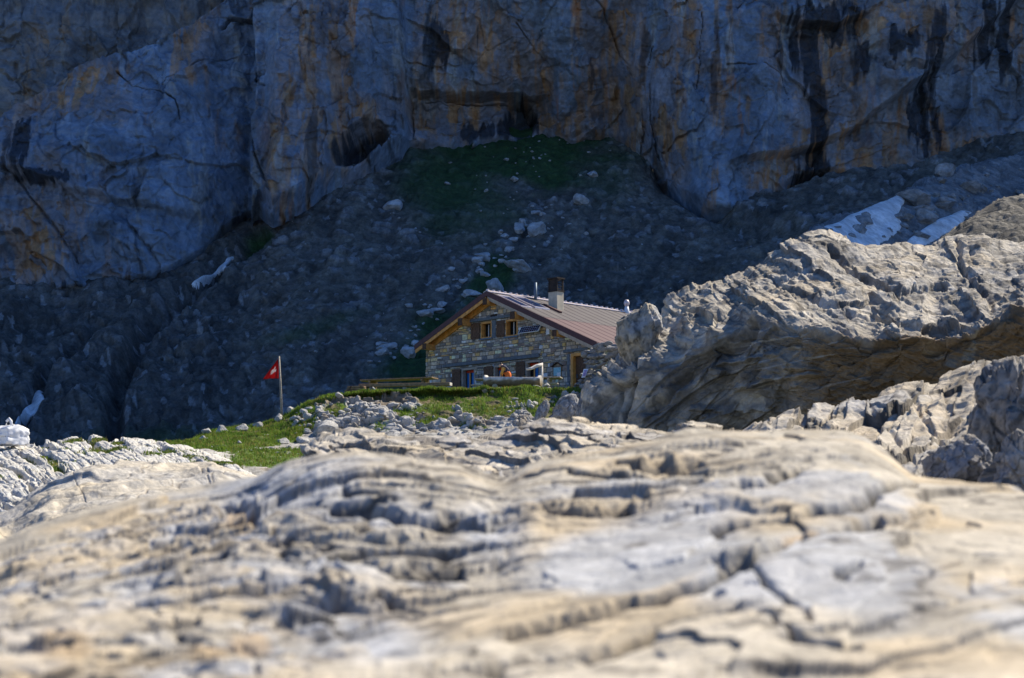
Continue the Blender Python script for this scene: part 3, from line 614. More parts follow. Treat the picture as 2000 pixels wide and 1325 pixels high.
M_PLAST = plain('lime_plaster', (.62, .54, .40), .9, var=.15, s=5); M_SOOT = plain('sooty_metal', (.028, .02, .015), .7, var=.6, s=6); M_STEEL = plain('zinc_pipe', (.12, .165, .22), .55, .3, var=.1)
M_PV = plain('solar_cells', (.012, .02, .07), .15, 0, var=.1, bump=0, spec=.6); M_TEAL = plain('teal_map', (.30, .55, .62), .7, var=.25, s=14); M_PURPLE = plain('purple_print', (.25, .12, .45), .8)
# openings (a0, a1, z0, z1) read off the photograph
def rect(x0, x1, y0, y1): a0 = Gp(x0, (y0+y1)/2)[0]; a1 = Gp(x1, (y0+y1)/2)[0]; zc = Gp((x0+x1)/2, y0)[1]; zb = Gp((x0+x1)/2, y1)[1]; return a0, a1, zb, zc
W_UP = [rect(939.5, 961, 628.5, 661), rect(988, 1011.5, 623.5, 657)]
W_LO = [rect(902, 928, 719, 775), rect(965, 991, 713, 768), rect(1027, 1055, 704, 762)]
DOOR = rect(1116, 1144, 690, 770); DOOR = (DOOR[0], min(DOOR[1], aWR-.35), .05, DOOR[3])
W_LO = [(a, b, max(.15, c), d) for a, b, c, d in W_LO]
OPEN = W_UP+W_LO+[DOOR]
def clip(poly, nx_, nz_, c):  # keep nx*a+nz*z <= c
    out = []
    for i in range(len(poly)):
        p, q = poly[i], poly[(i+1) % len(poly)]; dp = nx_*p[0]+nz_*p[1]-c; dq = nx_*q[0]+nz_*q[1]-c
        if dp <= 0: out.append(p)
        if dp*dq < 0: t = dp/(dp-dq); out.append((p[0]+(q[0]-p[0])*t, p[1]+(q[1]-p[1])*t))
    return out
RT = .30  # roof build-up: wall stops below it
def gable_clip(poly):
    poly = clip(poly, slR, 1, zP-RT); poly = clip(poly, -slL, 1, zP-RT) if len(poly) > 2 else poly
    return poly if len(poly) > 2 else None
# backing wall with real openings
wall = MB()
xs = sorted({aWL, 0., aWR}|{v for o_ in OPEN for v in o_[:2]}); zs = sorted({-.6, 6.}|{v for o_ in OPEN for v in o_[2:]})
for i in range(len(xs)-1):
    for j in range(len(zs)-1):
        cx_, cz_ = (xs[i]+xs[i+1])/2, (zs[j]+zs[j+1])/2
        if any(o_[0] < cx_ < o_[1] and o_[2] < cz_ < o_[3] for o_ in OPEN): continue
        q = gable_clip([(xs[i], zs[j]), (xs[i+1], zs[j]), (xs[i+1], zs[j+1]), (xs[i], zs[j+1])])
        if q: wall.poly([(a, 0, z_) for a, z_ in q], (.20, .19, .175))
for o_ in OPEN:  # reveals and the dark room behind
    a0, a1, z0, z1 = o_; D = .42; c_ = (.2, .19, .175)
    wall.poly([(a0, 0, z0), (a0, D, z0), (a0, D, z1), (a0, 0, z1)], c_); wall.poly([(a1, 0, z0), (a1, 0, z1), (a1, D, z1), (a1, D, z0)], c_)
    wall.poly([(a0, 0, z1), (a0, D, z1), (a1, D, z1), (a1, 0, z1)], c_); wall.poly([(a0, 0, z0), (a1, 0, z0), (a1, D, z0), (a0, D, z0)], c_)
for a in (aWL, aWR):
    zt = roof_z(a)-RT; wall.poly([(a, 0, -.6), (a, LEN-.5, -.6), (a, LEN-.5, zt), (a, 0, zt)], (.2, .19, .175))
q = gable_clip([(aWL, -.6), (aWR, -.6), (aWR, 6), (aWL, 6)]); wall.poly([(a, LEN-.5, z_) for a, z_ in q], (.2, .19, .175))
PAL = [(.115, .12, .13), (.16, .165, .17), (.20, .195, .185), (.24, .22, .19), (.09, .095, .105), (.27, .215, .14), (.30, .20, .09), (.36, .30, .22), (.18, .16, .13), (.13, .11, .10)]; PW = [4, 4, 5, 5, 3, 4, 3, 2.5, 4, 3]
def stones(place_, a_lo, a_hi, z_hi, opens, clipf):
    z_ = -.5
    while z_ < z_hi:
        h = random.choice((.07, .09, .12, .14, .18, .22, .27)); a = a_lo+random.uniform(-.1, 0)
        while a < a_hi:
            wd = random.uniform(.13, .42)*(1.25 if random.random() < .15 else 1); a1 = min(a+wd, a_hi); a0 = max(a, a_lo); a += wd
            hh = h if random.random() > .15 else h*.5
            for zz0, zz1 in (((z_, z_+h),) if hh == h else ((z_, z_+hh), (z_+hh, z_+h))):
                s0, s1 = a0, a1
                for o_ in opens:
                    if zz1 > o_[2]+.02 and zz0 < o_[3]-.02 and s1 > o_[0] and s0 < o_[1]:
                        if s0 < o_[0]-.05: s1 = o_[0]
                        elif s1 > o_[1]+.05: s0 = o_[1]
                        else: s1 = s0
                if s1-s0 < .05: continue
                gp = .008; jit = lambda: random.uniform(-.012, .012)
                q = [(s0+gp+abs(jit()), zz0+gp+abs(jit())), (s1-gp-abs(jit()), zz0+gp+abs(jit())), (s1-gp-abs(jit()), zz1-gp-abs(jit())), (s0+gp+abs(jit()), zz1-gp-abs(jit()))]
                if clipf: q = clipf(q)
                if not q: continue
                c = random.choices(PAL, PW)[0]; kk_ = random.uniform(1.8, 2.5); c = tuple(min(.66, v*kk_*t_) for v, t_ in zip(c, (1.10, 1.0, .92)))
                r_ = random.random()
                if r_ < .05 and s1-s0 < .36: c = (.66, .67, .69)
                pr_ = random.uniform(.012, .045); ti = [random.uniform(-.012, .012) for _ in q]
                place_(q, c, pr_, ti)
            
        z_ += h
def on_gable(q, c, pr_, ti):
    ma, mz = sum(p[0] for p in q)/len(q), sum(p[1] for p in q)/len(q)
    out = [(ma+(p[0]-ma)*.94, -pr_+t, mz+(p[1]-mz)*.92) for p, t in zip(q, ti)]; inn = [(p[0], .004, p[1]) for p in q]
    wall.poly(out, c)
    for i in range(len(q)): j = (i+1) % len(q); wall.poly([inn[i], inn[j], out[j], out[i]], c)
stones(on_gable, aWL, aWR, 5.2, OPEN, gable_clip)
def on_side(q, c, pr_, ti):
    ma, mz = sum(p[0] for p in q)/len(q), sum(p[1] for p in q)/len(q)
    out = [(aWR+pr_, ma+(p[0]-ma)*.94, mz+(p[1]-mz)*.92) for p in q]; inn = [(aWR-.004, p[0], p[1]) for p in q]
    wall.poly(out, c)
    for i in range(len(q)): j = (i+1) % len(q); wall.poly([inn[i], inn[j], out[j], out[i]], c)
zside = roof_z(aWR)-RT
stones(on_side, 0, LEN-.5, zside, [], lambda q: q if max(p[1] for p in q) < zside+.05 else None)
wall.build('wall', M_WALL, hut)
# roof: two slopes with folded seams, thick verges
def slope(sgn, tip):
    sl_ = slR if sgn > 0 else slL
    def S(a, b, up=0): return (sgn*a, b, zP-sl_*a+up)
    n = math.hypot(1, sl_)
    lo, hi = MB(), MB(); brk = abs(tip)*.50
    for mb_, t0, t1 in ((hi, 0, brk), (lo, brk-.03, abs(tip))):
        u = .012 if mb_ is hi else 0
        mb_.hexa([S(t0, -OVF, -.05+u), S(t1, -OVF, -.05+u), S(t1, LEN, -.05+u), S(t0, LEN, -.05+u), S(t0, -OVF, u), S(t1, -OVF, u), S(t1, LEN, u), S(t0, LEN, u)])
        b = -OVF+.25
        while b < LEN:
            mb_.hexa([S(t0, b-.06, u-.002), S(t1, b-.06, u-.002), S(t1, b+.06, u-.002), S(t0, b+.06, u-.002), S(t0, b-.025, u+.016), S(t1, b-.025, u+.016), S(t1, b+.025, u+.016), S(t0, b+.025, u+.016)]); b += .66
    so_ = MB()  # boarded soffit of the verge and eave
    so_.hexa([S(0.02, -OVF+.045, -.16), S(abs(tip)-.06, -OVF+.045, -.16), S(abs(tip)-.06, LEN-.05, -.16), S(.02, LEN-.05, -.16), S(.02, -OVF+.045, -.055), S(abs(tip)-.06, -OVF+.045, -.055), S(abs(tip)-.06, LEN-.05, -.055), S(.02, LEN-.05, -.055)])
    return S, hi, lo, so_
for sgn, tip in ((1, aR), (-1, aL)):
    S, hi, lo, so_ = slope(sgn, tip)
    rf = hi.build('roof_slope', M_ROOFHI, hut); lo.build('lower_sheet', M_ROOFLO, rf)
    so_.build('soffit', M_WOODO, hut)
    fb = MB(); T = abs(tip)   # dark metal fascia on the verge, wooden board under it
    fb.hexa([S(0, -OVF-.03, -.20), S(T, -OVF-.03, -.20), S(T, -OVF-.002, -.20), S(0, -OVF-.002, -.20), S(0, -OVF-.03, .05), S(T, -OVF-.03, .05), S(T, -OVF-.002, .05), S(0, -OVF-.002, .05)]); fb.build('fascia', M_FASC, hut)
    vb = MB()
    if sgn > 0:
        for z0, z1, y_ in ((-.29, -.203, -.012), (-.37, -.293, .02)):
            vb.hexa([S(.05, -OVF+y_, z0), S(T-.1, -OVF+y_, z0), S(T-.1, -OVF+y_+.03, z0), S(.05, -OVF+y_+.03, z0), S(.05, -OVF+y_, z1), S(T-.1, -OVF+y_, z1), S(T-.1, -OVF+y_+.03, z1), S(.05, -OVF+y_+.03, z1)])
        vb.build('verge_board', M_WOODP, hut)
    else:
        vb.hexa([S(.05, -OVF-.01, -.36), S(T-.05, -OVF-.01, -.36), S(T-.05, -OVF+.03, -.36), S(.05, -OVF+.03, -.36), S(.05, -OVF-.01, -.203), S(T-.05, -OVF-.01, -.203), S(T-.05, -OVF+.03, -.203), S(.05, -OVF+.03, -.203)])
        vb.build('verge_board', M_WOODO, hut)
        r2 = MB()
        r2.hexa([S(.3, -.12, -.42), S(T-.5, -.12, -.42), S(T-.5, -.02, -.42), S(.3, -.02, -.42), S(.3, -.12, -.165), S(T-.5, -.12, -.165), S(T-.5, -.02, -.165), S(.3, -.02, -.165)]); r2.build('rafter', M_WOODO, hut)
# eave gutter edge on the right
gb = MB(); gb.tube([(aR+.03, -OVF, zR-.03), (aR+.03, LEN, zR-.03)], .05, 8); gb.build('gutter', M_FASC, hut)
rc = MB(); b = -OVF
for sgn, sl_ in ((1, slR), (-1, slL)):
    rc.hexa([(0, -OVF-.03, zP+.02), (sgn*.2, -OVF-.03, zP+.045-sl_*.2), (sgn*.2, LEN, zP+.045-sl_*.2), (0, LEN, zP+.02), (0, -OVF-.03, zP+.075), (sgn*.2, -OVF-.03, zP+.075-sl_*.2), (sgn*.2, LEN, zP+.075-sl_*.2), (0, LEN, zP+.075)])
while b < LEN:
    rc.bar((0, b, zP+.095), (0, b+.10, zP+.095), .10, .05); b += .36
rc.build('ridge_cap', M_RIDGE, hut)
# purlin ends
for px_, py_, s_ in ((955, 590, .24), (907, 630, .26), (837, 678, .22), (1009, 617, .26), (1091, 650, .22)):
    a, z_ = Gp(px_, py_, -.35); z_ = min(z_, roof_z(a)-.40)
    m = MB(); m.box(a-s_/2, a+s_/2, -.60, .1, z_-s_*.6, z_+s_*.6, bev=.02); q = m.build('purlin', M_WOODO, hut)
    e = MB(); e.box(a-s_/2-.006, a+s_/2+.006, -.63, -.602, z_-s_*.6-.006, z_+s_*.6+.006); e.build('purlin_end', M_WOODD, q)
# lintels
def lintel(x0, y0, x1, y1, th):
    a0, z0 = Gp(x0, y0); a1, z1 = Gp(x1, y1); zc = (z0+z1)/2
    m = MB(); t = th/43.
    m.box(a0, a1, -.14, .12, zc-t, zc, bev=.015); return m.build('lintel', M_SLATE, hut)
l1 = lintel(918, 624.5, 1006, 615, 5.5); lintel(869, 711, 1056, 694, 6); lintel(1104, 684, 1153, 679, 5.5)
# pier between the upper windows
m = MB(); a0, a1 = Gp(962, 640)[0], Gp(970, 640)[0]; m.box(a0, a1, -.06, .05, W_UP[0][2]-.05, W_UP[0][3]+.05, bev=.02); m.build('pier', M_SLATE, hut)
# windows: frame > pane, curtain; shutter folded back on the left
def window(o_, sh, upper):
    a0, a1, z0, z1 = o_
    f = MB(); D = .16; t = .07
    for bx_ in ((a0+.004, a0+t, z0, z1), (a1-t, a1-.004, z0, z1), (a0+t, a1-t, z1-t*1.3, z1-.004), (a0+t, a1-t, z0+.004, z0+t*.8)):
        f.box(bx_[0], bx_[1], -.02, D, bx_[2], bx_[3])
    f.box(a0+.006, a0+.03, D+.002, D+.10, z0+.004, z1-.006)       # left reveal boarding
    wn_ = f.build('window', M_WOODO if upper else M_WOODP, hut)
    p = MB(); p.box(a0+.01, a1-.01, .27, .285, z0+.01, z1-.01); p.build('pane', M_BLACK, wn_)
    mid_ = a0+(a1-a0)*.36
    if upper:
        b_ = MB(); b_.box(mid_-.015, mid_+.015, .22, .26, z0+t, z1-t*1.4); b_.build('glazing_bar', M_WHITE, wn_)
        s_ = MB(); s_.box(a0-.05, a1+.06, -.10, .1, z0-.06, z0-.003); s_.build('sill', M_STEEL, wn_)
    else:
        for c0, c1 in (((.14, .34), (.47, .70)) if sh[3] == 2 else ((.11, .33),) if sh[3] == 1 else ((.40, .58),)):
            q = MB(); x0, x1 = a0+(a1-a0)*c0, a0+(a1-a0)*c1; n_ = 7
            pts = [(x0+(x1-x0)*i/n_, .235+.014*(i % 2)) for i in range(n_+1)]
            for (xa, ya), (xb, yb) in zip(pts[:-1], pts[1:]): q.hexa([(xa, ya, z0+.1), (xb, yb, z0+.1), (xb, yb+.01, z0+.1), (xa, ya+.01, z0+.1), (xa, ya, z1-.2), (xb, yb, z1-.2), (xb, yb+.01, z1-.2), (xa, ya+.01, z1-.2)])
            q.build('curtain', M_BLUE, wn_)
        q = MB(); q.box(a0+.08, a1-.24, .20, .212, z1-.2, z1-.1); q.build('valance', M_RED, wn_)
        b_ = MB(); b_.box(a0+(a1-a0)*.37, a0+(a1-a0)*.44, .165, .195, z0+.03, z1-.205); b_.build('glazing_bar', M_WOODO, wn_)
    x0, x1 = sh[0], sh[1]
    s_ = MB(); np_ = 5; wv = (x1-x0)/np_
    for i in range(np_): s_.box(x0+i*wv+.004, x0+(i+1)*wv-.004, -.085+.006*(i % 2), -.055, z0+.01, z1-.01)
    for zz in (z0+.12, z1-.14): s_.box(x0+.01, x1-.01, -.108, -.087, zz-.035, zz+.035)
    s_.build('shutter', M_SHUT, wn_)
    return wn_
window(W_UP[0], (Gp(922, 645)[0], Gp(939, 645)[0], 0, 0), True); window(W_UP[1], (Gp(972, 642)[0], Gp(987.5, 642)[0], 0, 0), True)
window(W_LO[0], (Gp(885, 735)[0], Gp(901.5, 735)[0], 0, 2), False); window(W_LO[1], (Gp(947, 730)[0], Gp(964.5, 730)[0], 0, 1), False); window(W_LO[2], (Gp(1009.5, 725)[0], Gp(1026.5, 725)[0], 0, 0), False)
# door
a0, a1, z0, z1 = DOOR; f = MB()
f.box(a0, a0+.13, -.05, .2, z0, z1-.12); f.box(a0, a1-.003, -.05, .2, z1-.118, z1); dr = f.build('door', M_WOODO, hut)
f = MB(); nd = 5
for i in range(nd): u0 = a0+.132+(a1-a0-.14)*i/nd; f.box(u0, u0+(a1-a0-.14)/nd-.006, .14, .19, z0, z1-.122)
f.build('door_leaf', M_SHUT, dr)
f = MB(); f.box(a0+.22, a0+.25, .09, .139, z0+.95, z0+1.12); f.build('handle', M_STEEL, dr)
# dark strip put in for the shaded recess left of the door
f = MB(); f.box(a0-.22, a0-.08, -.03, .02, 0, z1+.05); f.build('recess_strip', M_SLATE, hut)
# notice board
a0, zt = Gp(1083.5, 719); a1, zb = Gp(1097.5, 739)
f = MB(); f.box(a0-.03, a1+.03, -.07, -.045, zb-.03, zt+.03); nbd = f.build('notice_board', M_BROWNW, hut)
f = MB(); am = (a0+a1)/2; f.hexa([(a0-.1, -.14, zt+.04), (am, -.14, zt+.2), (am, -.03, zt+.2), (a0-.1, -.03, zt+.04), (a0-.1, -.14, zt+.065), (am, -.14, zt+.225), (am, -.03, zt+.225), (a0-.1, -.03, zt+.065)])
f.hexa([(am+.001, -.14, zt+.2), (a1+.1, -.14, zt+.04), (a1+.1, -.03, zt+.04), (am+.001, -.03, zt+.2), (am+.001, -.14, zt+.225), (a1+.1, -.14, zt+.065), (a1+.1, -.03, zt+.065), (am+.001, -.03, zt+.225)]); f.build('board_roof', M_WOODD, nbd)
f = MB(); f.box(a0, a1, -.078, -.072, zb+.12, zt); f.build('map_sheet', M_TEAL, nbd)
f = MB(); f.box(a0+(a1-a0)*.5, a1, -.086, -.08, zb-.05, zb+(zt-zb)*.52); f.build('notice_sheet', M_WHITE, nbd)
# small plaque over the upper lintel, white box under the verge
f = MB(); a, z_ = Gp(965.5, 617); f.box(a-.19, a+.19, -.05, .01, z_-.045, z_+.055); f.build('plaque', M_SOOT, hut)
f = MB(); a, z_ = Gp(1074, 645); f.box(a-.09, a+.09, -.14, .0, z_-.2, z_+.13, bev=.01); f.tube([(a+.02, -.03, z_+.13), (a+.02, -.03, roof_z(a)-.3)], .018, 6); f.build('junction_box', M_WHITE, hut)
# solar panel, tilted, on brackets
(al, zb), (ar, _) = Gp(1011.8, 651.5, -.32), Gp(1051.2, 647.4, -.32); zt = Gp(1015.9, 639.7, -.12)[1]; zb2 = (zb+Gp(1051.2, 647.4, -.32)[1])/2; zt2 = (zt+Gp(1054.3, 635.2, -.12)[1])/2
pvx0, pvx1 = Gp(1011.8, 651.5, -.32)[0], Gp(1051.2, 647.4, -.32)[0]
f = MB(); f.hexa([(pvx0, -.34, zb2), (pvx1, -.34, zb2), (pvx1, -.30, zb2-.02), (pvx0, -.30, zb2-.02), (pvx0, -.13, zt2), (pvx1, -.13, zt2), (pvx1, -.09, zt2-.02), (pvx0, -.09, zt2-.02)]); pv = f.build('solar_panel', M_WHITE, hut)
f = MB()
nx_, nz_ = 9, 3
for i in range(nx_):
    for j in range(nz_):
        u0, u1 = (i+.05)/nx_, (i+.95)/nx_; v0, v1 = (j+.05)/nz_, (j+.95)/nz_
        X_ = lambda u: pvx0+.03+(pvx1-pvx0-.06)*u
        Q = lambda u, v, e=0: (X_(u), -.34+.21*(.05+.9*v)-.004-e, zb2+(zt2-zb2)*(.05+.9*v)+.002)
        f.poly([Q(u0, v0), Q(u1, v0), Q(u1, v1), Q(u0, v1)])
f.build('cells', M_PV, pv)
f = MB()
for u in (.15, .85):
    xx = pvx0+(pvx1-pvx0)*u; f = MB(); f.bar((xx, -.28, zb2), (xx, 0, zb2), .03, .03); f.build('bracket', M_STEEL, pv)
pass
# roof fittings on the right slope
def Rf(px_, py_, up=0):   # pixel -> local point on the right slope
    d = np.array(ray(px_, py_)); nrm = gA*slR+np.array((0, 0, 1.)); c = np.dot(nrm, O+np.array((0, 0, zP+up)))
    q = d*(c/np.dot(nrm, d))-O
    return float(np.dot(q, gA)), float(np.dot(q, rA)), float(q[2])
SR = lambda a, b, up=0: (a, b, zP-slR*a+up)
def roofwin(a0, a1, b0, b1, th, name):
    f = MB(); t = .06
    for x0, x1, y0, y1 in ((a0, a1, b0, b0+t), (a0, a1, b1-t, b1), (a0, a0+t, b0+t, b1-t), (a1-t, a1, b0+t, b1-t)):
        f.hexa([SR(x0, y0, .02), SR(x1, y0, .02), SR(x1, y1, .02), SR(x0, y1, .02), SR(x0, y0, th), SR(x1, y0, th), SR(x1, y1, th), SR(x0, y1, th)])
    q = f.build(name, M_RIDGE, hut)
    g_ = MB(); g_.hexa([SR(a0+t, b0+t, .02), SR(a1-t, b0+t, .02), SR(a1-t, b1-t, .02), SR(a0+t, b1-t, .02), SR(a0+t, b0+t, th-.03), SR(a1-t, b0+t, th-.03), SR(a1-t, b1-t, th-.03), SR(a0+t, b1-t, th-.03)]); g_.build('pane', M_PV, q)
    return q
roofwin(.5, 2.0, -.35, .35, .055, 'roof_collector'); roofwin(.35, 1.9, .62, 1.55, .08, 'skylight')
f = MB(); f.bar(SR(1.2, 1.95, .06), SR(2.2, 1.95, .06), .16, .08); f.build('snow_guard', M_FASC, hut)
# chimney
ca, cb, cz = Rf(1088, 605); cw, cd = .54, .44
f = MB(); zt = zP-slR*ca+36/43.; f.box(ca-cw, ca, cb, cb+cd, zP-slR*ca-.4, zt, bev=.01); ch = f.build('chimney', M_PLAST, hut)
f = MB(); zz = zt+.002
for i, h in enumerate((.06,)): f.box(ca-cw-.03, ca+.03, cb-.03, cb+cd+.03, zz, zz+h)
zz += .062
for x0, y0 in ((ca-cw, cb), (ca-.07, cb), (ca-cw, cb+cd-.07), (ca-.07, cb+cd-.07)): f.box(x0, x0+.07, y0, y0+.07, zz, zz+.52)
for k_ in range(4):
    z_ = zz+.05+k_*.12; f.box(ca-.05, ca-.01, cb+.072, cb+cd-.072, z_, z_+.035); f.box(ca-cw+.02, ca-cw+.05, cb+.072, cb+cd-.072, z_, z_+.035)
f.box(ca-cw+.072, ca-.072, cb+.015, cb+.05, zz, zz+.50)
f.box(ca-cw-.05, ca+.05, cb-.05, cb+cd+.05, zz+.522, zz+.58); f.build('chimney_head', M_SOOT, ch)
f = MB()
for dx in (0,):
    a, b, z_ = Rf(1049, 588); f.tube([(a+dx*.7-.1, b+dx, z_-.2), (a+dx*.7-.1, b+dx, z_+(.85 if dx == 0 else .8))], .07 if dx == 0 else .03, 10)
f.build('flue_pipe', M_STEEL, hut)
f = MB(); a, b, z_ = Rf(1224, 612); f.tube([(a, b, z_-.2), (a, b, z_+.1), (a, b, z_+.32)], [.15, .13, .09], 14); fl_ = f.build('roof_vent', M_WHITE, hut)
f = MB(); f.tube([(a, b, z_+.32), (a, b, z_+.36), (a, b, z_+.44), (a, b, z_+.54), (a, b, z_+.62), (a, b, z_+.66)], [.07, .10, .14, .14, .10, .03], 14); f.build('vent_turbine', M_RIDGE, fl_)
# ================================================================== furniture on the terrace
def at(px_, py_, d): return Vector(P(px_, py_, d))
def beam(mb_, p, q, wz, wy, c=None, bev=.012): mb_.bar(p, q, wy, wz, c, bev)
# water trough hollowed from a log
tr = tag(empty('log_trough', at(1000, 753, 67)), 'bleached hollowed log water trough with a wooden spout post in front of the hut', 'water trough')
def loc(par, v): return Vector(v)-par.location
T0 = at(947, 744.5, 67.3); T1 = at(1057, 744.5, 66.7); r0 = .22
f = MB(); n_, L_ = 26, 22; rings = []; ax = (T1-T0).normalized(); sd = ax.cross(Vector((0, 0, 1))).normalized()
for i in range(L_+1):
    t = i/L_; c_ = T0.lerp(T1, t)-tr.location; R_ = r0*(1.06-.10*t+.03*math.sin(5*t))*(1.05 if .9 < t or t < .04 else 1)
    ring = []
    hol = .0 if (t < .09 or t > .91) else 1
    for k in range(n_):
        a = 2*math.pi*k/n_; rr = R_*(1+.025*math.sin(3*a+9*t))
        X_, Z_ = math.cos(a)*rr, math.sin(a)*rr
        if hol and Z_ > .45*R_: Z_ = .62*R_ if abs(X_) > .62*R_ else -.2*R_
        ring.append(f.bm.verts.new(c_+sd*X_+Vector((0, 0, Z_))))
    rings.append(ring)
for a_, b_ in zip(rings[:-1], rings[1:]):
    for k in range(n_): f.bm.faces.new([a_[k], a_[(k+1) % n_], b_[(k+1) % n_], b_[k]]).smooth = True
f.bm.faces.new(rings[0][::-1]); f.bm.faces.new(rings[-1])
zc_ = (T0.z+T1.z)/2-tr.location.z
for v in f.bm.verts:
    h_ = (v.co.z-zc_)/r0; k_ = max(0, min(1, (h_-.02+.12*math.sin(v.co.x*9)+.10*math.sin(v.co.x*23))/.3)); v[f.col] = (*[a_*(1-k_)+b_*k_ for a_, b_ in zip((.20, .15, .085), (.62, .57, .50))], 1)  # brown shaded flank and sunlit top painted on the bleached, weathered log
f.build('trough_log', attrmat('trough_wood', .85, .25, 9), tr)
f = MB(); f.box(-1, 1, -.11, .11, -.004, .004)
wq = f.build('trough_water', M_GLASS, tr); wq.location = (T0.lerp(T1, .5)-tr.location)+Vector((0, 0, .03)); wq.rotation_euler = (0, 0, math.atan2(ax.y, ax.x)); wq.scale = ((T1-T0).length*.41, 1, 1)
f = MB(); s0 = loc(tr, at(966, 755, 66.75)); f.tube([s0, s0+Vector((.08, .75, 0))], .105, 14, noise_=.03); f.build('support_log', M_GREYW, tr)
f = MB(); f.tube([loc(tr, at(1058.5, 770, 67.3)), loc(tr, at(1058.5, 709, 67.3))], [.05, .04], 8, noise_=.05); pst = f.build('spout_post', M_BLEACH, tr)
f = MB(); f.tube([loc(tr, at(1058, 713, 67.2)), loc(tr, at(1048, 715, 67.1)), loc(tr, at(1038, 720, 67.)), loc(tr, at(1028, 721.5, 66.9))], [.075, .07, .06, .05], 10, noise_=.05); f.build('spout', M_BLEACH, pst)
# stones carrying the right end
STL = [(1068, 752, 18, 'flat stone on top of the small pier at the right end of the trough'), (1069, 760, 20, 'middle stone of the small pier at the right end of the trough'), (1067, 769, 22, 'lower stone of the small pier at the right end of the trough'), (1069, 779, 20, 'narrow upright stone under the small pier by the trough'), (1047, 756, 20, 'white stone under the right end of the trough')]
for a, b, w_, lab in STL:
    o = place('stone', random.choice(STS), at(a, b, 66.2), w_*.5*66.2/FPX, lab, 'stone', None, .55, 0); o.location = at(a, b, 66.3)
def pier(px0, px1, pyb, d): pass
# table with benches behind the trough
def table(name, lab, x0, x1, d0, d1, ztop, wid, bench, mat, cat):
    A_, B_ = at(x0, 700, d0), at(x1, 700, d1); A_.z = B_.z = 0; mid_ = (A_+B_)/2; dr_ = (B_-A_); L_ = dr_.length
    e = tag(empty(name, (mid_.x, mid_.y, HZ), math.atan2(dr_.y, dr_.x)), lab, cat)
    for k in range(3):
        f = MB(); w_ = wid/3; f.box(-L_/2+random.uniform(-.05, .05), L_/2, -wid/2+k*w_+.004, -wid/2+(k+1)*w_-.004, ztop-.05, ztop, bev=.008); f.build('plank', mat, e)
    for sx in (-.36, .36):
        for sy in (-1, 1):
            f = MB(); f.bar((sx*L_, sy*wid*.75, -.15), (sx*L_, sy*wid*.25, ztop-.052), .09, .06); f.build('leg', mat, e)
        f = MB(); f.bar((sx*L_, -wid*.5, ztop-.10), (sx*L_, wid*.5, ztop-.10), .08, .08); f.build('cross_rail', mat, e)
    for sy in bench:
        f = MB(); f.box(-L_/2, L_/2, sy-.14, sy+.14, ztop-.36, ztop-.31, bev=.008); f.build('bench_seat', mat, e)
        for sx in (-.36, .36):
            f = MB(); f.box(sx*L_-.05, sx*L_+.05, sy-.1, sy+.1, -.15, ztop-.362); f.build('bench_leg', mat, e)
    return e
table('picnic_table', 'long weathered plank table with benches between the trough and the hut wall', 930, 1097, 70.2, 69.4, float(P(1070, 738, 69.6)[2])-HZ, .75, (-.8, .8), M_GREYW, 'table')
table('plank_table', 'low dark plank table left of the hut, behind the heavy beam bench', 709, 850, 70.6, 69.4, float(P(780, 740.5, 70)[2])-HZ, .7, (), M_BROWNW, 'table')
bn = tag(empty('beam_bench', at(790, 765, 68)), 'heavy squared beam bench on short legs at the rim left of the hut', 'bench')
b0, b1 = at(703, 754, 68.6), at(880, 750.5, 67.4)
f = MB(); f.bar(loc(bn, b0), loc(bn, b1), .30, .13, None, .02); f.build('seat', M_BROWNW, bn)
f = MB(); dv = (b1-b0).normalized(); f.bar(loc(bn, b1)+dv*.003, loc(bn, b1)+dv*.02, .27, .115); f.build('lit_beam_end', M_BLEACH, bn)  # pale end piece, the sunlit beam end put into the colour
for t in (.12, .5, .88):
    q = b0.lerp(b1, t); f = MB(); f.tube([loc(bn, q)-Vector((0, 0, .6)), loc(bn, q)-Vector((0, 0, .068))], .1, 8, noise_=.08); f.build('leg', M_GREYW, bn)
f = MB(); q0 = at(728, 757, 67.6); f.tube([loc(bn, q0), loc(bn, at(732, 761, 67.5)), loc(bn, at(734, 768, 67.5))], [.03, .035, .03], 8); f.build('brace', M_BLEACH, bn)
ps = tag(empty('plank_stack', at(697, 766, 68.5)), 'stack of reddish brown planks at the left end of the terrace', 'plank stack')
for k, (x0, x1, yy) in enumerate(((684, 716, 757), (682, 718, 760.5), (679, 719, 764), (677, 722, 767.5))):
    f = MB(); f.bar(loc(ps, at(x0, yy, 68.6)), loc(ps, at(x1, yy-.6, 68.3)), .5, .06, None, .008); f.build('plank', M_BROWNW, ps)
f = MB(); f.bar(loc(ps, at(679, 769, 68.2)), loc(ps, at(686, 754.5, 68.2)), .05, .05); f.build('batten', M_WOODD, ps)
# dry stone wall beside the door
dw = tag(empty('dry_stone_wall', at(1180, 760, 65)), 'low dry stone wall of grey rubble between the hut door and the big boulder', 'wall')
def rubble(par, name, pts, mat, sub=2):
    bm = bmesh.new()
    for (q, s, sq) in pts:
        me = random.choice(STS); b2 = bmesh.new(); b2.from_mesh(me)
        M_ = Matrix.Translation(q) @ Matrix.Rotation(random.uniform(0, 6), 4, 'Z') @ Matrix.Rotation(random.uniform(-.2, .2), 4, 'X') @ Matrix.Diagonal((s*random.uniform(.9, 1.4), s, s*sq, 1))
        bmesh.ops.transform(b2, matrix=M_, verts=b2.verts); t_ = bpy.data.meshes.new('t'); b2.to_mesh(t_); bm.from_mesh(t_); bpy.data.meshes.remove(t_); b2.free()
    for f_ in bm.faces: f_.smooth = True
    me = bpy.data.meshes.new(name); bm.to_mesh(me); bm.free(); return link(name, me, mat, par)
pts = []
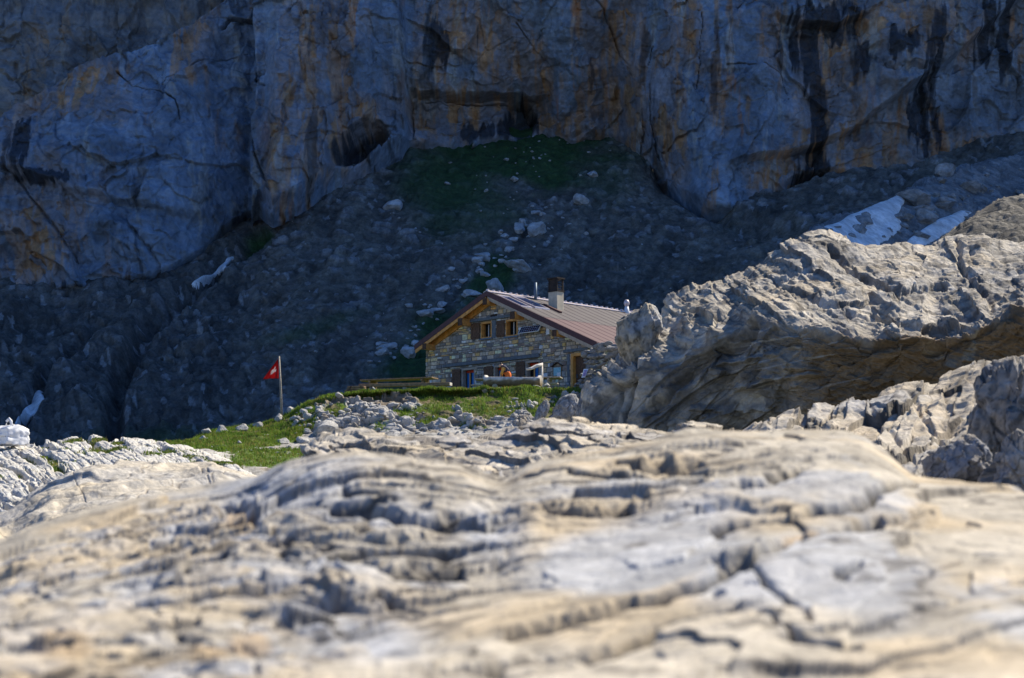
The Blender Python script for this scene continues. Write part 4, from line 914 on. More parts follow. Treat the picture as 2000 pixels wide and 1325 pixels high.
for yy in np.arange(764, 672, -7.5):
    xl = np.interp(yy, [672, 690, 705, 725, 764], [1172, 1150, 1146, 1150, 1122]); xx = xl
    while xx < 1222: pts.append((loc(dw, at(xx+random.uniform(-3, 3), yy+random.uniform(-3, 3), 66.2-(xx-1150)*.02+random.uniform(-.12, .12))), random.uniform(.12, .30), random.uniform(.45, .75))); xx += random.uniform(8, 17)
rubble(dw, 'stonework', pts, M_WSTONE)
ns = tag(empty('notice_sheet', at(1143, 730, 65.2)), 'small white sheet with purple print fixed on the dry stone wall by the door', 'sign')
f = MB(); f.hexa([loc(ns, at(*q)) for q in ((1135.5, 738, 65.5), (1143, 737.5, 65.3), (1143, 737.5, 65.32), (1135.5, 738, 65.52), (1140, 721, 65.55), (1149, 721, 65.35), (1149, 721, 65.37), (1140, 721, 65.57))]); f.build('sheet', M_WHITE, ns)
f = MB()
for k in range(5):
    u = k/5; f.hexa([loc(ns, at(a, b, c)) for a, b, c in ((1137.2+4*u, 735-12.5*u, 65.40), (1142.4+4.6*u, 734.6-12.5*u, 65.22), (1142.4+4.6*u, 734.6-12.5*u, 65.24), (1137.2+4*u, 735-12.5*u, 65.42), (1137.6+4*u, 733.6-12.5*u, 65.40), (1142.8+4.6*u, 733.2-12.5*u, 65.22), (1142.8+4.6*u, 733.2-12.5*u, 65.24), (1137.6+4*u, 733.6-12.5*u, 65.42))])
f.build('print', M_PURPLE, ns)
# flagpole
fp = tag(empty('flagpole', at(550.8, 822, 67)), 'slightly leaning grey flagpole with a limp red flag at the left end of the knoll', 'flagpole')
f = MB(); f.tube([loc(fp, at(551, 830, 67)), loc(fp, at(548, 755, 67)), loc(fp, at(545, 696, 67))], [.045, .042, .034], 10); pole = f.build('pole', M_GREYW, fp)
f = MB(); f.bar(loc(fp, at(545, 697.5, 67)), loc(fp, at(543.2, 698, 67)), .04, .03); f.build('truck', M_STEEL, pole)
# flag hanging in folds, white cross
nf, mf = 18, 16; FV = []; FC = []
tp, bt, tipp = at(543.4, 701, 67), at(544.8, 739, 67), at(514, 741, 67.1)
for i in range(nf+1):
    u = i/nf
    for j in range(mf+1):
        v = j/mf; edge = tp.lerp(bt, v); outer = tp.lerp(tipp, .35+.65*v) if False else tp.lerp(tipp, v).lerp(bt, 0)
        q = edge.lerp(outer, u)+Vector((0, .07*math.sin(u*9+v*3)*u*v+.03*math.sin(u*17), -.012*math.sin(u*9)))
        FV.append(loc(fp, q)); cu, cv = u, v
        cr_ = (abs(cv-.60+.04*math.sin(cu*9)) < .065 and .25 < cu < .82) or (abs(cu-.54-.05*math.sin(cv*11)) < .085 and .42 < cv < .78)
        FC.append((.8, .75, .74) if cr_ else (.62, .03, .03))
M_FLAG = attrmat('flag_cloth', .7, .08, 6, trans=.45)
F = gridfaces(nf+1, mf+1); F = [f_ for f_ in F]
fl = link('flag', mesh_np('flag', np.array([v[:] for v in FV]), np.array(F), np.array(FC)), M_FLAG, fp)
sm = fl.modifiers.new('thick', 'SOLIDIFY'); sm.thickness = .004
# big white sack
bgp = at(18, 872, 41)
bag = tag(empty('sack', bgp), 'big white woven bulk sack on the limestone at the left edge', 'sack')
def rotz(v, a): return Vector((v[0]*math.cos(a)-v[1]*math.sin(a), v[0]*math.sin(a)+v[1]*math.cos(a), v[2]))
n_ = 14; VB = []
def bagpt(u, v, w_):   # cube -> slumped sack
    p = np.array((u, v, w_)); r = np.linalg.norm(p); m_ = max(abs(u), abs(v), abs(w_)); q = p*(.86+.14*m_/max(r, 1e-6))
    q = q*np.array((.38, .38, .22)); q[0] *= 1+.12*math.sin(2*v+w_); q[2] += .05*math.sin(3*u+1)*(w_ > 0)+.03*noise(np.array(u*3.), np.array(v*3.), w_*3., 5)*1.0
    q = q*(1+.12*float(fbm(np.array(u*1.7), np.array(v*1.7), w_*1.7, 3, 8)))
    return q
bmx = bmesh.new(); bmesh.ops.create_cube(bmx, size=2); bmesh.ops.subdivide_edges(bmx, edges=bmx.edges, cuts=n_, use_grid_fill=True)
for v in bmx.verts: v.co = rotz(bagpt(*v.co), math.radians(52))+Vector((0, 0, .24))
for f_ in bmx.faces: f_.smooth = True
me = bpy.data.meshes.new('bag'); bmx.to_mesh(me); bmx.free(); M_BAG = plain('woven_white', (.70, .71, .73), .7, var=.06, s=5, bump=.3); link('bag', me, M_BAG, bag)
f = MB(); f.tube([(-.08, -.05, .50), (-.06, -.07, .60), (.0, -.09, .655), (.05, -.10, .60), (.07, -.1, .50)], [.03, .035, .04, .035, .03], 8, noise_=.1); f.build('lifting_loop', M_BAG, bag)
f = MB(); f.tube([(.11, -.36, .14), (.13, -.31, .36), (.14, -.2, .53)], [.008]*3, 6); f.build('tie_cord', M_BLACK, bag)
# ================================================================== sunlit rocks between the camera and the hut
def paint(base, P3, zs, seed, tan=(.46, .37, .25), grey=(.34, .345, .36), dark=(.09, .082, .07), ta=.5, da=.5):
    x, y, z = P3[..., 0], P3[..., 1], P3[..., 2]
    a = fbm(x*zs, y*zs, z*zs*1.6, 5, seed); b = fbm(x*zs*.6+7, y*zs*.6, z*zs, 5, seed+3); c = fbm(x*zs*3, y*zs*3, z*zs*3, 4, seed+5)
    col = np.broadcast_to(np.array(base), x.shape+(3,)).copy()*(1+.3*c)[..., None]
    col = mix(col, tan, ss(-.1, .45, a)*ta); col = mix(col, grey, ss(.0, .4, b-.2*a)*.8); col = mix(col, dark, ss(.28, .6, c+.4*b)*da)
    return col
def strata(P3, n, sp, seed, warp=.5, sharp=.8):
    """saw-tooth ledges across direction n, spacing sp"""
    x, y, z = P3[..., 0], P3[..., 1], P3[..., 2]
    s_ = (x*n[0]+y*n[1]+z*n[2])/sp+warp*fbm(x*.35/sp, y*.35/sp, z*.35/sp, 4, seed)
    k = np.floor(s_); f_ = s_-k; r_ = (_hash(k.astype(np.int64), k.astype(np.int64)*3, k.astype(np.int64)*7, seed) & np.uint32(255))/255.
    return (f_ if sharp > .9 else np.where(f_ < sharp, f_/sharp, (1-f_)/(1-sharp)))*(.4+.9*r_), r_
def blocks(P3, sx, sy, seed, wrp=.35, rot=0):
    x, y, z = P3[..., 0], P3[..., 1], P3[..., 2]
    c, s_ = math.cos(rot), math.sin(rot); u = x*c+y*s_; v = -x*s_+y*c+z*.8
    wv = fbm(x/sx*.6, y/sy*.6, z, 4, seed)
    f1, f2, cid, ox, oy = worley(u/sx+wrp*wv, v/sy+wrp*wv, seed); return f2-f1, cid, ox, oy
def rockobj(name, V, col, mat, label, cat='rock', kind=None):
    # all four borders run down and outwards into the ground, so the rock has no open or floating edge
    def drop(e, dx, dy):
        g_ = -1.5+.04*np.clip(e[..., 1], -50, 140); h_ = np.maximum(e[..., 2]-g_, 0); q = e.copy()
        q[..., 0] += dx*h_; q[..., 1] += dy*h_; q[..., 2] = np.minimum(g_, e[..., 2]); m_ = (e+q)/2; m_[..., 2] += .12*h_; m_ = m_+.10*h_[..., None]*fbm(e[..., 0]*2, e[..., 1]*2, e[..., 2]*2, 3, 7)[..., None]
        return m_, q
    m0, q0 = drop(V[:1], 0, -.12); m1, q1 = drop(V[-1:], 0, .12); V = np.concatenate([q0, m0, V, m1, q1], 0); col = np.concatenate([col[:1]]*2+[col]+[col[-1:]]*2, 0)
    m0, q0 = drop(V[:, :1], -.35, 0); m1, q1 = drop(V[:, -1:], .35, 0); V = np.concatenate([q0, m0, V, m1, q1], 1); col = np.concatenate([col[:, :1]]*2+[col]+[col[:, -1:]]*2, 1)
    o = link(name, mesh_np(name, V, gridfaces(*V.shape[:2]), col), mat); return tag(o, label, cat if label else None, kind=kind)
def up(V): n = normals(V); return n
# ---- the large boulder on the right
crest = [(1100, 860, 35.5), (1128, 830, 35.6), (1134, 775, 35.8), (1148, 740, 36), (1165, 722, 36.1), (1200, 700, 36.3), (1240, 680, 36.5), (1280, 640, 36.8), (1298, 592, 37), (1330, 570, 37.3), (1390, 546, 37.6), (1450, 526, 37.8), (1500, 501, 38), (1545, 480, 38), (1580, 466, 38), (1620, 468, 38), (1660, 480, 38), (1700, 478, 38), (1760, 472, 38), (1800, 477, 38), (1850, 465, 38), (1920, 462, 38), (1960, 472, 38), (2000, 476, 38), (2150, 490, 38), (2350, 560, 38), (2450, 700, 38), (2500, 900, 38)]
brk = [(1100, 880, 35.2), (1128, 850, 35.2), (1134, 800, 35.2), (1150, 770, 35), (1200, 740, 34.6), (1300, 680, 34), (1400, 640, 33.2), (1450, 622, 32.8), (1500, 612, 32.3), (1560, 640, 31.9), (1620, 658, 31.6), (1700, 652, 31.3), (1780, 655, 31.1), (1850, 650, 31), (1940, 622, 31), (2000, 606, 31), (2200, 610, 31.5), (2400, 760, 33), (2500, 910, 35)]
_bx = np.arange(1100, 2501, 22.); _bn = 1-ss(2300, 2450, _bx)
brk = [(float(a), float(np.interp(a, [q[0] for q in brk], [q[1] for q in brk])+n_*(24*fbm(np.array(a*.012), np.array(.3), 0, 3, 77)+16*noise(np.array(a*.05), np.array(.7), 0, 78))), float(np.interp(a, [q[0] for q in brk], [q[2] for q in brk])+n_*.5*fbm(np.array(a*.015), np.array(5.3), 0, 3, 79))) for a, n_ in zip(_bx, _bn)]
tmid = [(a, .5*np.interp(a, [q[0] for q in crest], [q[1] for q in crest])+.5*b-12*ss(1250, 1500, a), .5*np.interp(a, [q[0] for q in crest], [q[2] for q in crest])+.5*c-.2) for a, b, c in brk]
tmid = [(float(a), float(b), float(c)) for a, b, c in tmid]
fmid = [(1100, 890, 35), (1134, 830, 34.8), (1200, 790, 34.3), (1300, 765, 33.6), (1400, 745, 33.0), (1500, 735, 32.2), (1600, 738, 31.6), (1700, 735, 31.2), (1850, 728, 31.0), (2000, 700, 31.0), (2500, 920, 35)]
bott = [(1100, 905, 34.8), (1150, 865, 34.2), (1300, 865, 33.6), (1450, 868, 33.6), (1600, 860, 31.8), (1800, 850, 31.4), (2000, 850, 31.4), (2500, 960, 35)]
sk = [(a, b+130, c+.6) for a, b, c in bott]
bk1 = [(a, b+30, c+2.5) for a, b, c in crest]; bk2 = [(a, max(b+300, 900), c+7) for a, b, c in crest]; bk3 = [(a, 1090, c+8) for a, b, c in crest]
Ub = np.linspace(1100, 2490, 980)
V = loft([sk, bott, fmid, brk, tmid, crest, bk1, bk2, bk3], [20, 110, 120, 110, 110, 30, 30, 6], Ub, smooth=3)
px, py = proj(V); x, y, z = V[..., 0], V[..., 1], V[..., 2]
n0 = normals(V)
if n0[300, 400, 1] > 0: n0 = -n0
row = np.broadcast_to(np.arange(V.shape[0])[:, None], px.shape)
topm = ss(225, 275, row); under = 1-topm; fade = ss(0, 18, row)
W3 = fbm(x*.5, y*.5, z*.5, 4, 110)
fine = fbm(x*2.2, y*2.2, z*2.8, 6, 111, gain=.58); coarse = fbm(x*.55, y*.55, z*.7, 5, 112)
rdg = fbm(x*1.1+.4*W3, y*.8, z*1.5, 5, 113, ridge=True)
st, sr = strata(V, (.42, .35, .84), .34, 114, .9, .82); st2, sr2 = strata(V, (-.35, .55, .75), .8, 115, 1.0, .85)
e1, c1, ox1, oy1 = blocks(V, 1.3, .7, 116, .5, .6)
stk = fbm((px*.92+py*.38)*.010, (py*.92-px*.38)*.05+.4*W3, 3, 5, 117, gain=.6); stk2 = fbm((px*.95+py*.3)*.03, (py*.95-px*.3)*.11+.5*W3, 5, 4, 118, gain=.6)
ut, vt = px*.93+py*.36, py*.93-px*.36; ul, vl = px*.80-py*.60, py*.80+px*.60; lf = (1-ss(1380, 1560, px))
A1, EA1, CA1 = facets(ut/190, vt/46, 301, 1, 1.5, .3); A2, EA2, CA2 = facets(ut/66, vt/20, 302, 1, 1.6, .3); A3, EA3, CA3 = facets(ut/26, vt/9, 303, 1, 1.6, .3)
L1, EL1, CL1 = facets(ul/230, vl/60, 304, 1, 1.4, .3); L2, EL2, CL2 = facets(ul/80, vl/26, 305, 1, 1.6, .3); L3, EL3, CL3 = facets(px/30, py/15, 306, 1, 1.6, .3)
dsp = .20*coarse+.02*fine+topm*(.05*st2+.11*A1+.06*A2+.032*A3)+under*(lf*(.26*L1+.13*L2)+(1-lf)*(.10*A1+.05*A2)+.035*L3+(1-lf)*(.26*fbm(x*.9, y*.9, z*1.6, 5, 119)+.10*L2+.05*stk2))
jn = np.maximum(topm*np.maximum((1-ss(0, .10, EA1))*.8, (1-ss(0, .07, EA2))*.5), under*lf*np.maximum((1-ss(0, .10, EL1))*.8, (1-ss(0, .07, EL2))*.5))*ss(-.25, .2, coarse+.3)
cm_ = dsp[350:375].mean(0); cm_ = np.convolve(np.pad(cm_, 60, 'edge'), np.ones(121)/121, 'valid'); dsp = dsp-cm_-.05
for pts, wd, dp in [([(1460, 640), (1440, 660), (1400, 690), (1330, 740), (1260, 800)], 22, -.28), ([(1230, 640), (1236, 700), (1215, 760), (1205, 830)], 10, -.15), ([(1170, 720), (1190, 770), (1180, 830)], 8, -.12), ([(1560, 640), (1700, 655), (1800, 668), (1900, 648), (2000, 610)], 10, .12), ([(1620, 490), (1700, 540), (1760, 570), (1850, 560)], 8, -.15), ([(1700, 600), (1800, 640), (1870, 650)], 8, -.12), ([(1530, 560), (1640, 600), (1730, 610)], 7, -.12), ([(1330, 600), (1400, 620), (1480, 560), (1540, 540)], 9, -.13), ([(1430, 760), (1500, 740), (1600, 730)], 9, .14), ([(1380, 720), (1440, 700), (1520, 690)], 8, .12), ([(1350, 800), (1450, 805), (1500, 800)], 8, .12), ([(1870, 470), (1890, 540), (1940, 600)], 8, -.12)]:
    d = pdist(px+14*W3, py+10*fine, pts); dsp += dp*(1-ss(0, wd, d))
dsp *= fade
V = V+n0*dsp[..., None]
col = paint((.42, .38, .32), V, .8, 120, tan=(.47, .39, .28), grey=(.37, .345, .31), ta=.6, da=.5)
col = mix(col, (.105, .10, .096), under*(1-ss(1480, 1600, px))*.85*ss(-.5, .3, coarse+.5*fine)); col = mix(col, (.10, .09, .08), topm*.45*ss(.15, .5, stk2-.3*stk)); col = mix(col, (.07, .063, .057), jn*.6); col *= (.82+.36*np.where(topm > .5, CA2, CL2)[..., None])  # stained underside and left face, their shade deepened in the colour
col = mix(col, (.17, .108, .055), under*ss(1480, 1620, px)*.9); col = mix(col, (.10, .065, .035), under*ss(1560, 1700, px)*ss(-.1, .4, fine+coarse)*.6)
pst = ss(.22, .4, fbm(px*.006, py*.10+.02*px, 6, 4, 121))*under*ss(1380, 1450, px)*(1-ss(1640, 1720, px))*(1-ss(730, 790, py)); col = mix(col, (.36, .34, .31), pst*.8)
ring = np.abs(np.hypot((px-1862+12*W3)/48, (py-672+10*fine)/36)-1); col = mix(col, (.42, .36, .27), under*(1-ss(.1, .32, ring))*.55*ss(-.3, .2, fine))
col = mix(col, (.07, .062, .055), .6*ss(.35, .7, fine+.6*rdg)*topm)
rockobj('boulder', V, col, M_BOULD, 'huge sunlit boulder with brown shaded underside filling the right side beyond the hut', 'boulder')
# ---- knob standing on its left shoulder
def lump(name, cx_, cy_, w_, h_, d, label, mat, seed, cut=8, base=(.34, .305, .25), depth=.9, lean=0, cat='rock', sub=5, kw={}):
    c = at(cx_, cy_, d); rx, rz = w_*.5*d/FPX, h_*.5*d/FPX
    bm = bmesh.new(); bmesh.ops.create_icosphere(bm, subdivisions=sub, radius=1); r = np.random.default_rng(seed)
    q = np.array([v.co[:] for v in bm.verts])
    for k in range(cut):
        dr_ = r.normal(size=3); dr_ /= np.linalg.norm(dr_); hh = r.uniform(.6, .88); s_ = q@dr_; q = q-np.outer(np.maximum(s_-hh, 0)*.85, dr_)
    nn = .55*fbm(q[:, 0]*1.4+seed, q[:, 1]*1.4, q[:, 2]*1.4, 6, seed, gain=.58); th_ = np.arctan2(q[:, 0], -q[:, 1]); Fh, Eh, Ch = facets(th_*1.5+q[:, 2]*.5, q[:, 2]*2.2+q[:, 0]*.9, seed, 1, 1.4, .25); F4, E4, C4 = facets(th_*4, q[:, 2]*5+q[:, 0]*2, seed+7, 1, 1.4, .25); nn = nn+(1.15*Fh+.4*F4)*(1-ss(.8, .97, np.abs(q[:, 2]))); rd = fbm(q[:, 0]*2.2, q[:, 1]*2.2, q[:, 2]*2.2+seed, 4, seed+1, ridge=True)
    q = q*(1+(.25 if sub > 5 else .17)*nn+.05*rd)[:, None]; q = q*np.array((rx, rx*depth, rz))/.93; q[:, 0] += lean*q[:, 2]
    for v, k in zip(bm.verts, q): v.co = k
    for f_ in bm.faces: f_.smooth = True
    me = bpy.data.meshes.new(name); bm.to_mesh(me); bm.free()
    cl = paint(base, q/max(rx, .05), 1.1, seed, **kw)*(1-.65*np.maximum(1-ss(0, .09, Eh), .6*(1-ss(0, .07, E4))))[:, None]*(.8+.4*C4[:, None]); cc = np.ones((len(q), 4), np.float32); cc[:, :3] = np.clip(cl, 0, 1)
    a = me.attributes.new('col', 'FLOAT_COLOR', 'POINT'); a.data.foreach_set('color', cc.ravel())
    o = link(name, me, mat); o.location = c; return tag(o, label, cat)
lump('rock', 1250, 650, 84, 122, 35.0, 'upright rock knob on the left shoulder of the huge boulder', M_BOULD, 131, 9, (.36, .33, .28), .8, .10)
for a_ in [(1106, 806, 60, 66, 56, 'dark fractured rock at the right end of the grassy bank below the hut', 132, .35), (1058, 806, 24, 56, 57, 'leaning grey slab left of the dark fractured rock on the bank', 133, .4), (1140, 815, 40, 90, 50, 'narrow shaded rock against the left foot of the huge boulder', 134, .1), (1010, 846, 44, 24, 57, 'low grey rock below the leaning slab on the bank', 135, 0)]:
    lump('rock', a_[0], a_[1], a_[2], a_[3], a_[4], a_[5], M_BOULD, a_[6], 14, (.25, .25, .25), .8, a_[7], kw=dict(tan=(.34, .30, .24), ta=.4))
# ---- limestone pavement at left
pv0 = [(-400, 1060, 24), (-50, 1040, 25), (200, 1010, 26), (520, 1000, 28), (620, 1000, 30)]
pv1 = [(-400, 960, 31), (0, 950, 32), (150, 930, 33), (300, 915, 34), (450, 925, 35), (520, 945, 35), (620, 985, 35)]
pv2 = [(-400, 890, 42), (0, 871, 42.5), (60, 865, 43), (100, 861, 43), (130, 858, 43.5), (180, 855, 44), (230, 854, 44), (290, 860, 44), (350, 871, 43.5), (420, 889, 42.5), (470, 908, 41), (510, 935, 40), (620, 985, 38)]
pv3 = [(a, b+22, c+3) for a, b, c in pv2]; pv4 = [(a, 1050, c+5) for a, b, c in pv2]
Up = np.linspace(-400, 615, 760); V = loft([pv0, pv1, pv2, pv3, pv4], [130, 260, 24, 6], Up, smooth=4)
px, py = proj(V); x, y, z = V[..., 0], V[..., 1], V[..., 2]; n0 = normals(V); n0 *= np.sign(n0[..., 2:3]+1e-9)
hk = fbm(x*.9, y*.9, z*.9, 5, 140); rot = math.radians(-34)
u = px*.90+py*.44; v = py*.90-px*.44
f1, f2, cid, ox, oy = worley(u/75+.4*hk, v/11+.35*hk, 141); e = f2-f1
f1b, f2b, cidb, _, _ = worley(u/26+.4*hk, v/5.5+.4*hk, 142); eb = f2b-f1b
pit = ss(.62, .80, cid)*(1-ss(.35, .75, f1)); crb = (1-ss(.0, .12, eb)); cr = np.maximum(pit, .5*(1-ss(0, .12, e))*ss(-.1, .3, hk))
dsp = .05*hk-.20*pit-.03*crb-.05*(1-ss(0, .12, e))+.05*(cid-.5)*ss(0, .2, e)+.025*(cidb-.5)*ss(0, .15, eb)+.05*fbm(u*.02, v*.1, 2, 4, 147)
V = V+n0*dsp[..., None]
col = paint((.54, .52, .48), V, .9, 144, tan=(.55, .51, .44), grey=(.48, .48, .48), dark=(.2, .19, .18), ta=.4, da=.5)
gz = ss(.1, .5, fbm(x*.8, y*.6, z, 4, 145)+.5*cr-.2); gz = np.maximum(gz*ss(.2, .6, cr+.4*crb), ss(.30, .55, fbm(x*.7, y*.5, 0, 5, 146)))
gz *= (py < 960)
col = mix(col, (.10, .13, .035), gz*.7)
rockobj('limestone_pavement', V, col, M_PAVE, None, kind='structure')
grass('moss_tufts', V, gz*ss(.3, .7, gz)*((px > -40) & (px < 600)), 16000, .02, .07, .010, 303, base=(.13, .19, .03))
# ---- tan slab at left, nearer
tb0 = [(-300, 1300, 8.4), (0, 1190, 9), (300, 1080, 10), (560, 1010, 11), (640, 1010, 11)]
tb1 = [(-300, 1060, 13), (-40, 1012, 13.4), (0, 1003, 13.5), (30, 994, 13.6), (86, 952, 13.9), (100, 944, 14), (146, 929, 14.2), (182, 916, 14.4), (234, 903, 14.8), (286, 908, 14.9), (364, 906, 15), (416, 903, 15), (455, 922, 14.9), (507, 938, 14.8), (560, 960, 14.5), (640, 1000, 14)]
tb2 = [(a, b+14, c+.7) for a, b, c in tb1]; tb3 = [(a, 1140, c+1.4) for a, b, c in tb1]
Ul = np.linspace(-300, 635, 640); V = loft([[(a, b+120, c-.3) for a, b, c in tb0], tb0, tb1, tb2, tb3], [10, 330, 20, 8], Ul, smooth=3)
px, py = proj(V); x, y, z = V[..., 0], V[..., 1], V[..., 2]; n0 = normals(V); n0 *= np.sign(n0[..., 2:3]+1e-9)
hk = fbm(x*1.6, y*1.6, z*1.6, 5, 150); fi = fbm(x*6, y*4, z*6, 5, 151)
e1, c1, ox1, oy1 = blocks(V, .8, .9, 152, .25, .35); st, sr = strata(V, (.5, -.45, .3), .55, 153, .35, .9)
crs = np.zeros_like(px)
for pts in [[(140, 960), (235, 935), (330, 905)], [(230, 985), (300, 960), (400, 925), (440, 905)], [(300, 975), (380, 950), (480, 912)], [(200, 1010), (290, 980), (350, 968)], [(146, 929), (152, 950), (175, 990)], [(385, 905), (395, 925), (440, 940)], [(180, 1020), (300, 985), (420, 930)]]: crs = np.maximum(crs, 1-ss(0, 1.6, pdist(px+7*hk+3*fi, py+5*hk+3*fi, pts)))
dsp = .05*hk+.018*fi+.05*(c1-.5)*ss(0, .07, e1)+.05*st-.008*crs
dsp -= dsp[330:350].mean()+.01; V = V+n0*dsp[..., None]
col = paint((.50, .445, .36), V, 1.4, 154, tan=(.51, .43, .31), grey=(.43, .41, .38), dark=(.2, .17, .13), ta=.6, da=.35)
col = mix(col, (.16, .13, .10), .6*crs); col = mix(col, (.15, .12, .09), .5*(1-ss(0, .03, e1)))
rockobj('rock_slab', V, col, M_MID, 'smooth tan rock slab with thin dark cracks at left below the limestone pavement', 'rock')
# ---- ledge of outcrop in the middle
md0 = [(480, 1020, 5.6), (700, 1000, 5.6), (1000, 960, 5.8), (1500, 940, 6), (1700, 960, 6)]
md1 = [(480, 980, 7.6), (578, 915, 7.7), (640, 905, 7.7), (700, 900, 7.7), (800, 905, 7.7), (900, 905, 7.7), (1000, 895, 7.8), (1100, 880, 7.8), (1200, 870, 7.9), (1300, 865, 8), (1450, 870, 8), (1700, 900, 8)]
md2 = [(480, 985, 8.8), (560, 930, 8.8), (575, 900, 8.8), (584, 882, 8.8), (600, 866, 8.9), (620, 860, 8.9), (700, 853, 8.9), (730, 852, 9), (790, 856, 9), (850, 857, 9), (920, 854, 9), (980, 846, 9.1), (1030, 835, 9.2), (1075, 825, 9.2), (1130, 825, 9.3), (1180, 832, 9.3), (1230, 835, 9.4), (1300, 838, 9.4), (1350, 825, 9.5), (1400, 831, 9.5), (1430, 842, 9.5), (1500, 870, 9.5), (1700, 930, 9.5)]
md3 = [(a, b+16, c+.4) for a, b, c in md2]; md4 = [(a, 1170, c+.9) for a, b, c in md2]
Um = np.linspace(480, 1690, 860); V = loft([[(a, b+120, c-.2) for a, b, c in md0], md0, md1, md2, md3, md4], [8, 90, 190, 20, 8], Um, smooth=3)
px, py = proj(V); x, y, z = V[..., 0], V[..., 1], V[..., 2]; n0 = normals(V); n0 *= np.sign(n0[..., 2:3]+1e-9)
hk = fbm(x*2.2, y*2.2, z*2.2, 5, 160); fi = fbm(x*8, y*8, z*8, 5, 161)
st, sr = strata(V, (.33, -.12, .93), .085, 162, .9, .75); st2, sr2 = strata(V, (.3, -.75, .5), .30, 163, .6, .85); e1, c1, ox1, oy1 = blocks(V, .34, .30, 164, .4, .5)
dsp = .05*hk+.012*fi+.05*st2*1.2+.018*st+.055*(c1-.45)*ss(0, .10, e1)
for pts, wd, dp in [([(590, 905), (640, 880), (700, 878), (760, 885), (830, 890), (930, 902), (1010, 912)], 13, -.10), ([(720, 862), (760, 880), (850, 895)], 7, -.06), ([(1060, 870), (1120, 850), (1200, 862)], 7, -.05)]: dsp += dp*(1-ss(0, wd, pdist(px+10*hk, py+5*hk, pts)))
M1, EM1, CM1 = facets((px+.25*py)/170, (py-.10*px)/17, 311, 1, 1.5, .3); M2, EM2, CM2 = facets((px+.2*py)/58, (py-.08*px)/8, 312, 1, 1.5, .3); dsp = dsp*.35+.042*M1+.018*M2; dsp -= dsp[280:300].mean()+.02; V = V+n0*dsp[..., None]
col = paint((.47, .42, .345), V, 2.2, 165, tan=(.49, .40, .275), grey=(.42, .40, .38), dark=(.13, .11, .09), ta=.6, da=.55)
col = mix(col, (.10, .085, .07), .8*np.maximum(1-ss(0, .09, EM1), .5*(1-ss(0, .06, EM2)))); col *= (.85+.3*CM2[..., None])
col = mix(col, (.17, .125, .085), .6*(1-ss(0, 18, pdist(px+10*hk, py+6*hk, [(590, 902), (640, 884), (700, 880), (760, 888), (830, 893), (930, 905)]))))  # dark brown painted along the undercut for its shade
rockobj('rock_outcrop', V, col, M_MID, 'layered tan rock ledge crossing the middle just below the grassy bank', 'rock')
# ---- outcrop at right, below the boulder
rt0 = [(1380, 1010, 9), (1600, 1000, 8.4), (1900, 985, 7.9), (2200, 985, 7.9)]
rt1 = [(1380, 930, 12), (1500, 880, 12.2), (1600, 880, 12.2), (1700, 870, 12.3), (1800, 850, 12.5), (1900, 820, 12.6), (2000, 800, 12.8), (2200, 800, 13)]
rt2 = [(1380, 905, 13.6), (1400, 880, 13.8), (1440, 843, 14), (1470, 832, 14), (1500, 818, 14), (1560, 808, 14), (1640, 798, 14.1), (1700, 788, 14.2), (1720, 772, 14.3), (1750, 760, 14.4), (1780, 755, 14.4), (1815, 752, 14.5), (1840, 748, 14.6), (1862, 736, 14.7), (1880, 728, 14.8), (1910, 720, 14.8), (1930, 718, 14.8), (1945, 728, 14.8), (1980, 740, 14.8), (2050, 730, 14.8), (2200, 740, 14.8)]
rt3 = [(a, b+20, c+.6) for a, b, c in rt2]; rt4 = [(a, 1150, c+1.3) for a, b, c in rt2]
Ur = np.linspace(1380, 2195, 640); V = loft([[(a, b+140, c-.2) for a, b, c in rt0], rt0, rt1, rt2, rt3, rt4], [8, 130, 190, 20, 8], Ur, smooth=3)
px, py = proj(V); x, y, z = V[..., 0], V[..., 1], V[..., 2]; n0 = normals(V); n0 *= np.sign(n0[..., 2:3]+1e-9)
hk = fbm(x*1.5, y*1.5, z*1.5, 5, 170); fi = fbm(x*6, y*6, z*6, 5, 171); rd = fbm(x*2.5, y*2.0, z*2.5, 4, 175, ridge=True)
st, sr = strata(V, (.62, -.1, .55), .20, 172, 1.2, .8); e1, c1, ox1, oy1 = blocks(V, .7, .55, 173, .45, -.5)
dsp = .09*hk+.02*fi+.06*st+.14*(c1-.45)*ss(0, .13, e1)+.05*rd
for pts, wd, dp in [([(1600, 830), (1650, 870), (1720, 900), (1800, 945)], 10, -.10), ([(1700, 800), (1730, 850), (1790, 900)], 9, -.10), ([(1780, 770), (1800, 820), (1840, 860)], 9, -.10), ([(1560, 815), (1590, 860), (1640, 900)], 7, -.08)]: dsp += dp*(1-ss(0, wd, pdist(px+14*hk, py+10*hk, pts)))
N1, EN1, CN1 = facets((px*.72-py*.69)/130, (py*.72+px*.69)/46, 321, 1, 1.5, .3); N2, EN2, CN2 = facets((px*.72-py*.69)/48, (py*.72+px*.69)/20, 322, 1, 1.5, .3); dsp = dsp*.35+.09*N1+.045*N2; dsp -= dsp[318:338].mean()+.02; V = V+n0*dsp[..., None]
col = paint((.43, .385, .32), V, 1.6, 174, tan=(.45, .365, .26), grey=(.36, .345, .33), dark=(.12, .10, .085), ta=.6, da=.55); col = mix(col, (.09, .078, .065), .8*np.maximum(1-ss(0, .09, EN1), .5*(1-ss(0, .06, EN2)))); col *= (.85+.3*CN2[..., None])
rockobj('rock_outcrop', V, col, M_MID, 'craggy sunlit outcrop at right between the huge boulder and the blurred foreground rock', 'rock')
